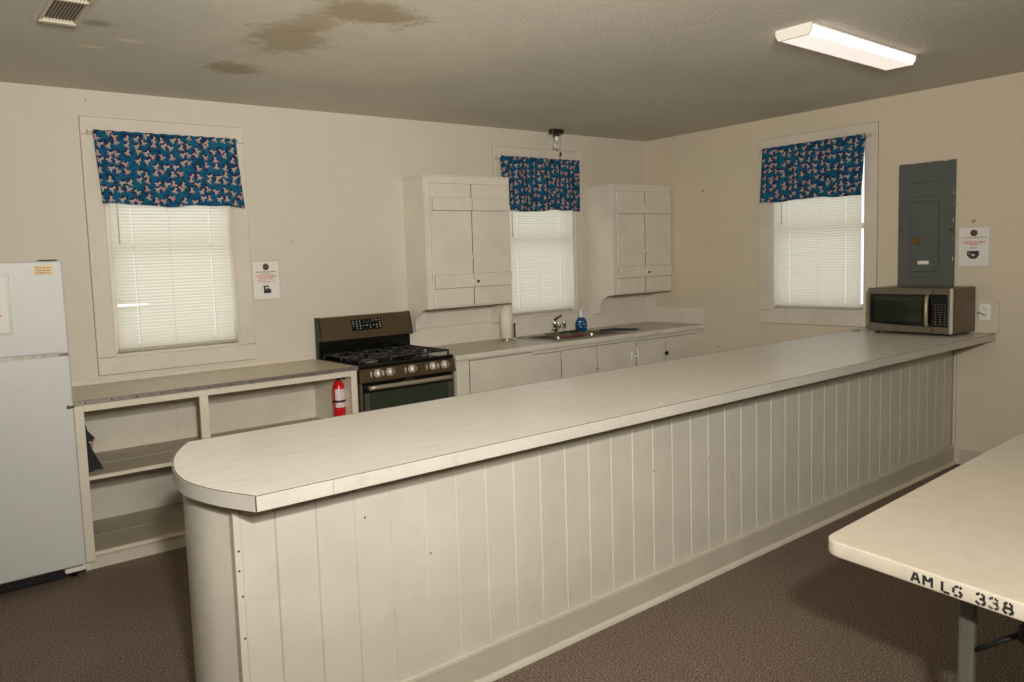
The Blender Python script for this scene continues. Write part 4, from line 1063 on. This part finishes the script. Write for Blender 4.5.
# stencilled letters on the end edge: strokes with stencil gaps
GL = {'A': [((0, 0), (.42, 1)), ((1, 0), (.58, 1)), ((.3, .33), (.7, .33))],
      'M': [((0, 0), (0, 1)), ((1, 0), (1, 1)), ((.08, .95), (.44, .45)), ((.92, .95), (.56, .45))],
      'L': [((0, 1), (0, .0)), ((.18, 0), (.9, 0))],
      'G': [((.95, .85), (.7, 1)), ((.55, 1), (.12, .85)), ((0, .75), (0, .25)), ((.1, .08), (.5, 0)), ((.65, 0), (.95, .15)), ((.95, .2), (.95, .42)), ((.6, .45), (.95, .45))],
      '3': [((.05, .80), (.25, 1)), ((.25, 1), (.42, 1)), ((.58, 1), (.80, .97)), ((.80, .97), (.92, .80)), ((.92, .80), (.80, .55)), ((.40, .52), (.80, .52)), ((.80, .50), (.98, .36)), ((.98, .36), (.95, .12)), ((.95, .12), (.62, 0)), ((.46, 0), (.2, .02)), ((.2, .02), (.0, .22))],
      '8': [((.10, .75), (.20, .96)), ((.20, .96), (.42, 1)), ((.58, 1), (.80, .96)), ((.80, .96), (.90, .75)), ((.90, .72), (.75, .54)), ((.10, .72), (.25, .54)), ((.25, .50), (.02, .36)), ((.02, .36), (.05, .12)), ((.75, .50), (.98, .36)), ((.98, .36), (.95, .12)), ((.05, .12), (.40, 0)), ((.60, 0), (.95, .12)), ((.28, .52), (.72, .52))]}
tm = NT('worn_stencil_ink'); tm.put(tm.b.inputs['Base Color'], tm.mix(tm.step(tm.noise(160, 3, .7), .66, .72), srgb(34, 36, 36), srgb(196, 184, 160))); tm.b.inputs['Roughness'].default_value = .6
tw = NT('faded_stencil_ink'); tw.put(tw.b.inputs['Base Color'], tw.mix(tw.step(tw.noise(160, 3, .7), .54, .64), srgb(58, 60, 60), srgb(200, 188, 164))); tw.b.inputs['Roughness'].default_value = .6
eb = e; en = Vector((e.y, -e.x));
if en.x > 0: en = -en     # outward normal of the end face (towards -x)
def stencil(ch, s0, w, h, z0, m_, lw=.0062):
    m = MB()
    for (ax, az), (bx_, bz) in GL[ch]:
        p = Vector((s0+ax*w, z0+az*h)); q = Vector((s0+bx_*w, z0+bz*h)); dv = (q-p).normalized(); nv = Vector((-dv.y, dv.x))*lw/2
        c4 = [p+nv, q+nv, q-nv, p-nv]
        vs = []
        for off in (.0002, .0010):
            vs.append([m.bm.verts.new((*(T0+eb*c_.x+en*off), c_.y)) for c_ in c4])
        m.bm.faces.new(vs[0]); m.bm.faces.new(vs[1][::-1])
        for i in range(4): m.bm.faces.new((vs[0][i], vs[1][i], vs[1][(i+1) % 4], vs[0][(i+1) % 4]))
    build('stencil_letter', m, m_, t)
sL = .258
for ch, s0, mm in (('A', .000, tm.m), ('M', .030, tm.m), ('L', .074, tm.m), ('G', .100, tm.m), ('3', .150, tm.m), ('3', .178, tw.m), ('8', .208, tm.m)):
    stencil(ch, sL+s0*1.04, .0205, .0255, TZ-.036, mm)
# folding leg frames, cross bars, braces
for a in (.17, 1.66):
    for b in (.355-.03, .76-.10) if False else (.335, .66):
        build('leg', MB().box(tl(a, b+.006, 0)[0]-.014, tl(a, b+.006, 0)[0]+.014, tl(a, b+.006, 0)[1]-.020, tl(a, b+.006, 0)[1]+.020, 0, TZ-.046, .009, seg=3), M['leg'], t)
    for zc in (.16,): build('crossbar', MB().tube([tl(a, .335, zc), tl(a, .66, zc)], .010, 10), M['leg'], t)
    s = 1 if a < 1 else -1
    build('brace', MB().tube([tl(a, .36, .50), tl(a+s*.02, .42, .545), tl(a+s*.05, .465, .575), tl(a+s*.12, .49, .60), tl(a+s*.34, .50, TZ-.05)], .0075, 8), M['black'], t)
    build('brace_hub', MB().box(tl(a+s*.05, .47, 0)[0]-.022, tl(a+s*.05, .47, 0)[0]+.022, tl(a, .47, 0)[1]-.028, tl(a, .47, 0)[1]+.020, .55, .60, .006), M['black'], t)

# ------------------------------------------------------------------ camera
cx, cy, cz = -6.08754, -5.01538, 1.57191
YAW, PITCH, ROLL = 0.631532, -0.088900, -0.037431
F = 775.260; PX, PY = 450.761, 330.666
cyw, syw = math.cos(YAW), math.sin(YAW); cp, sp = math.cos(PITCH), math.sin(PITCH)
fwd = Vector((syw*cp, cyw*cp, sp)); right = Vector((cyw, -syw, 0)); up = right.cross(fwd)
cr, sr = math.cos(ROLL), math.sin(ROLL)
r_ = cr*right+sr*up; u_ = -sr*right+cr*up
cam = bpy.data.cameras.new('camera'); co = bpy.data.objects.new('camera', cam); COL.objects.link(co)
mt = Matrix((r_, u_, -fwd)).transposed().to_4x4(); mt.translation = (cx, cy, cz); co.matrix_world = mt
cam.sensor_width = 36; cam.sensor_fit = 'HORIZONTAL'; cam.lens = F*36/1024
cam.shift_x = (512-PX)/1024; cam.shift_y = -(341-PY)/1024; cam.clip_start = .05
SC.camera = co

# ------------------------------------------------------------------ light
def area(name, loc, target, sx, sy, power, col=(1, 1, 1)):
    l = bpy.data.lights.new(name, 'AREA'); l.shape = 'RECTANGLE'; l.size = sx; l.size_y = sy; l.energy = power; l.color = col
    o = bpy.data.objects.new(name, l); COL.objects.link(o); o.location = loc
    o.rotation_euler = (Vector(target)-Vector(loc)).to_track_quat('-Z', 'Y').to_euler(); return o
WARM = (1, .955, .885)
area('camera_flash', (-6.0, -5.3, 2.09), (-2.6, -2.3, .9), .14, .08, 95, (1, .985, .965))
b_ = area('bounce_flash', (-5.9, -5.2, 1.85), (-4.7, -3.5, 2.66), .25, .25, 60, (1, .965, .905)); b_.data.spread = math.radians(110)
area('fill_light_far', (-2.6, -6.2, 2.50), (-1.5, -2.0, .7), .9, .16, 4, WARM)  # weak fill light added out of view, no fitting modelled
w = bpy.data.worlds.new('daylight'); SC.world = w; w.use_nodes = True
bg = w.node_tree.nodes['Background']; bg.inputs[0].default_value = (.93, .97, 1, 1); bg.inputs[1].default_value = 1.5
SC.view_settings.view_transform = 'Standard'; SC.view_settings.look = 'None'
SC.view_settings.exposure = 0; SC.view_settings.gamma = 1
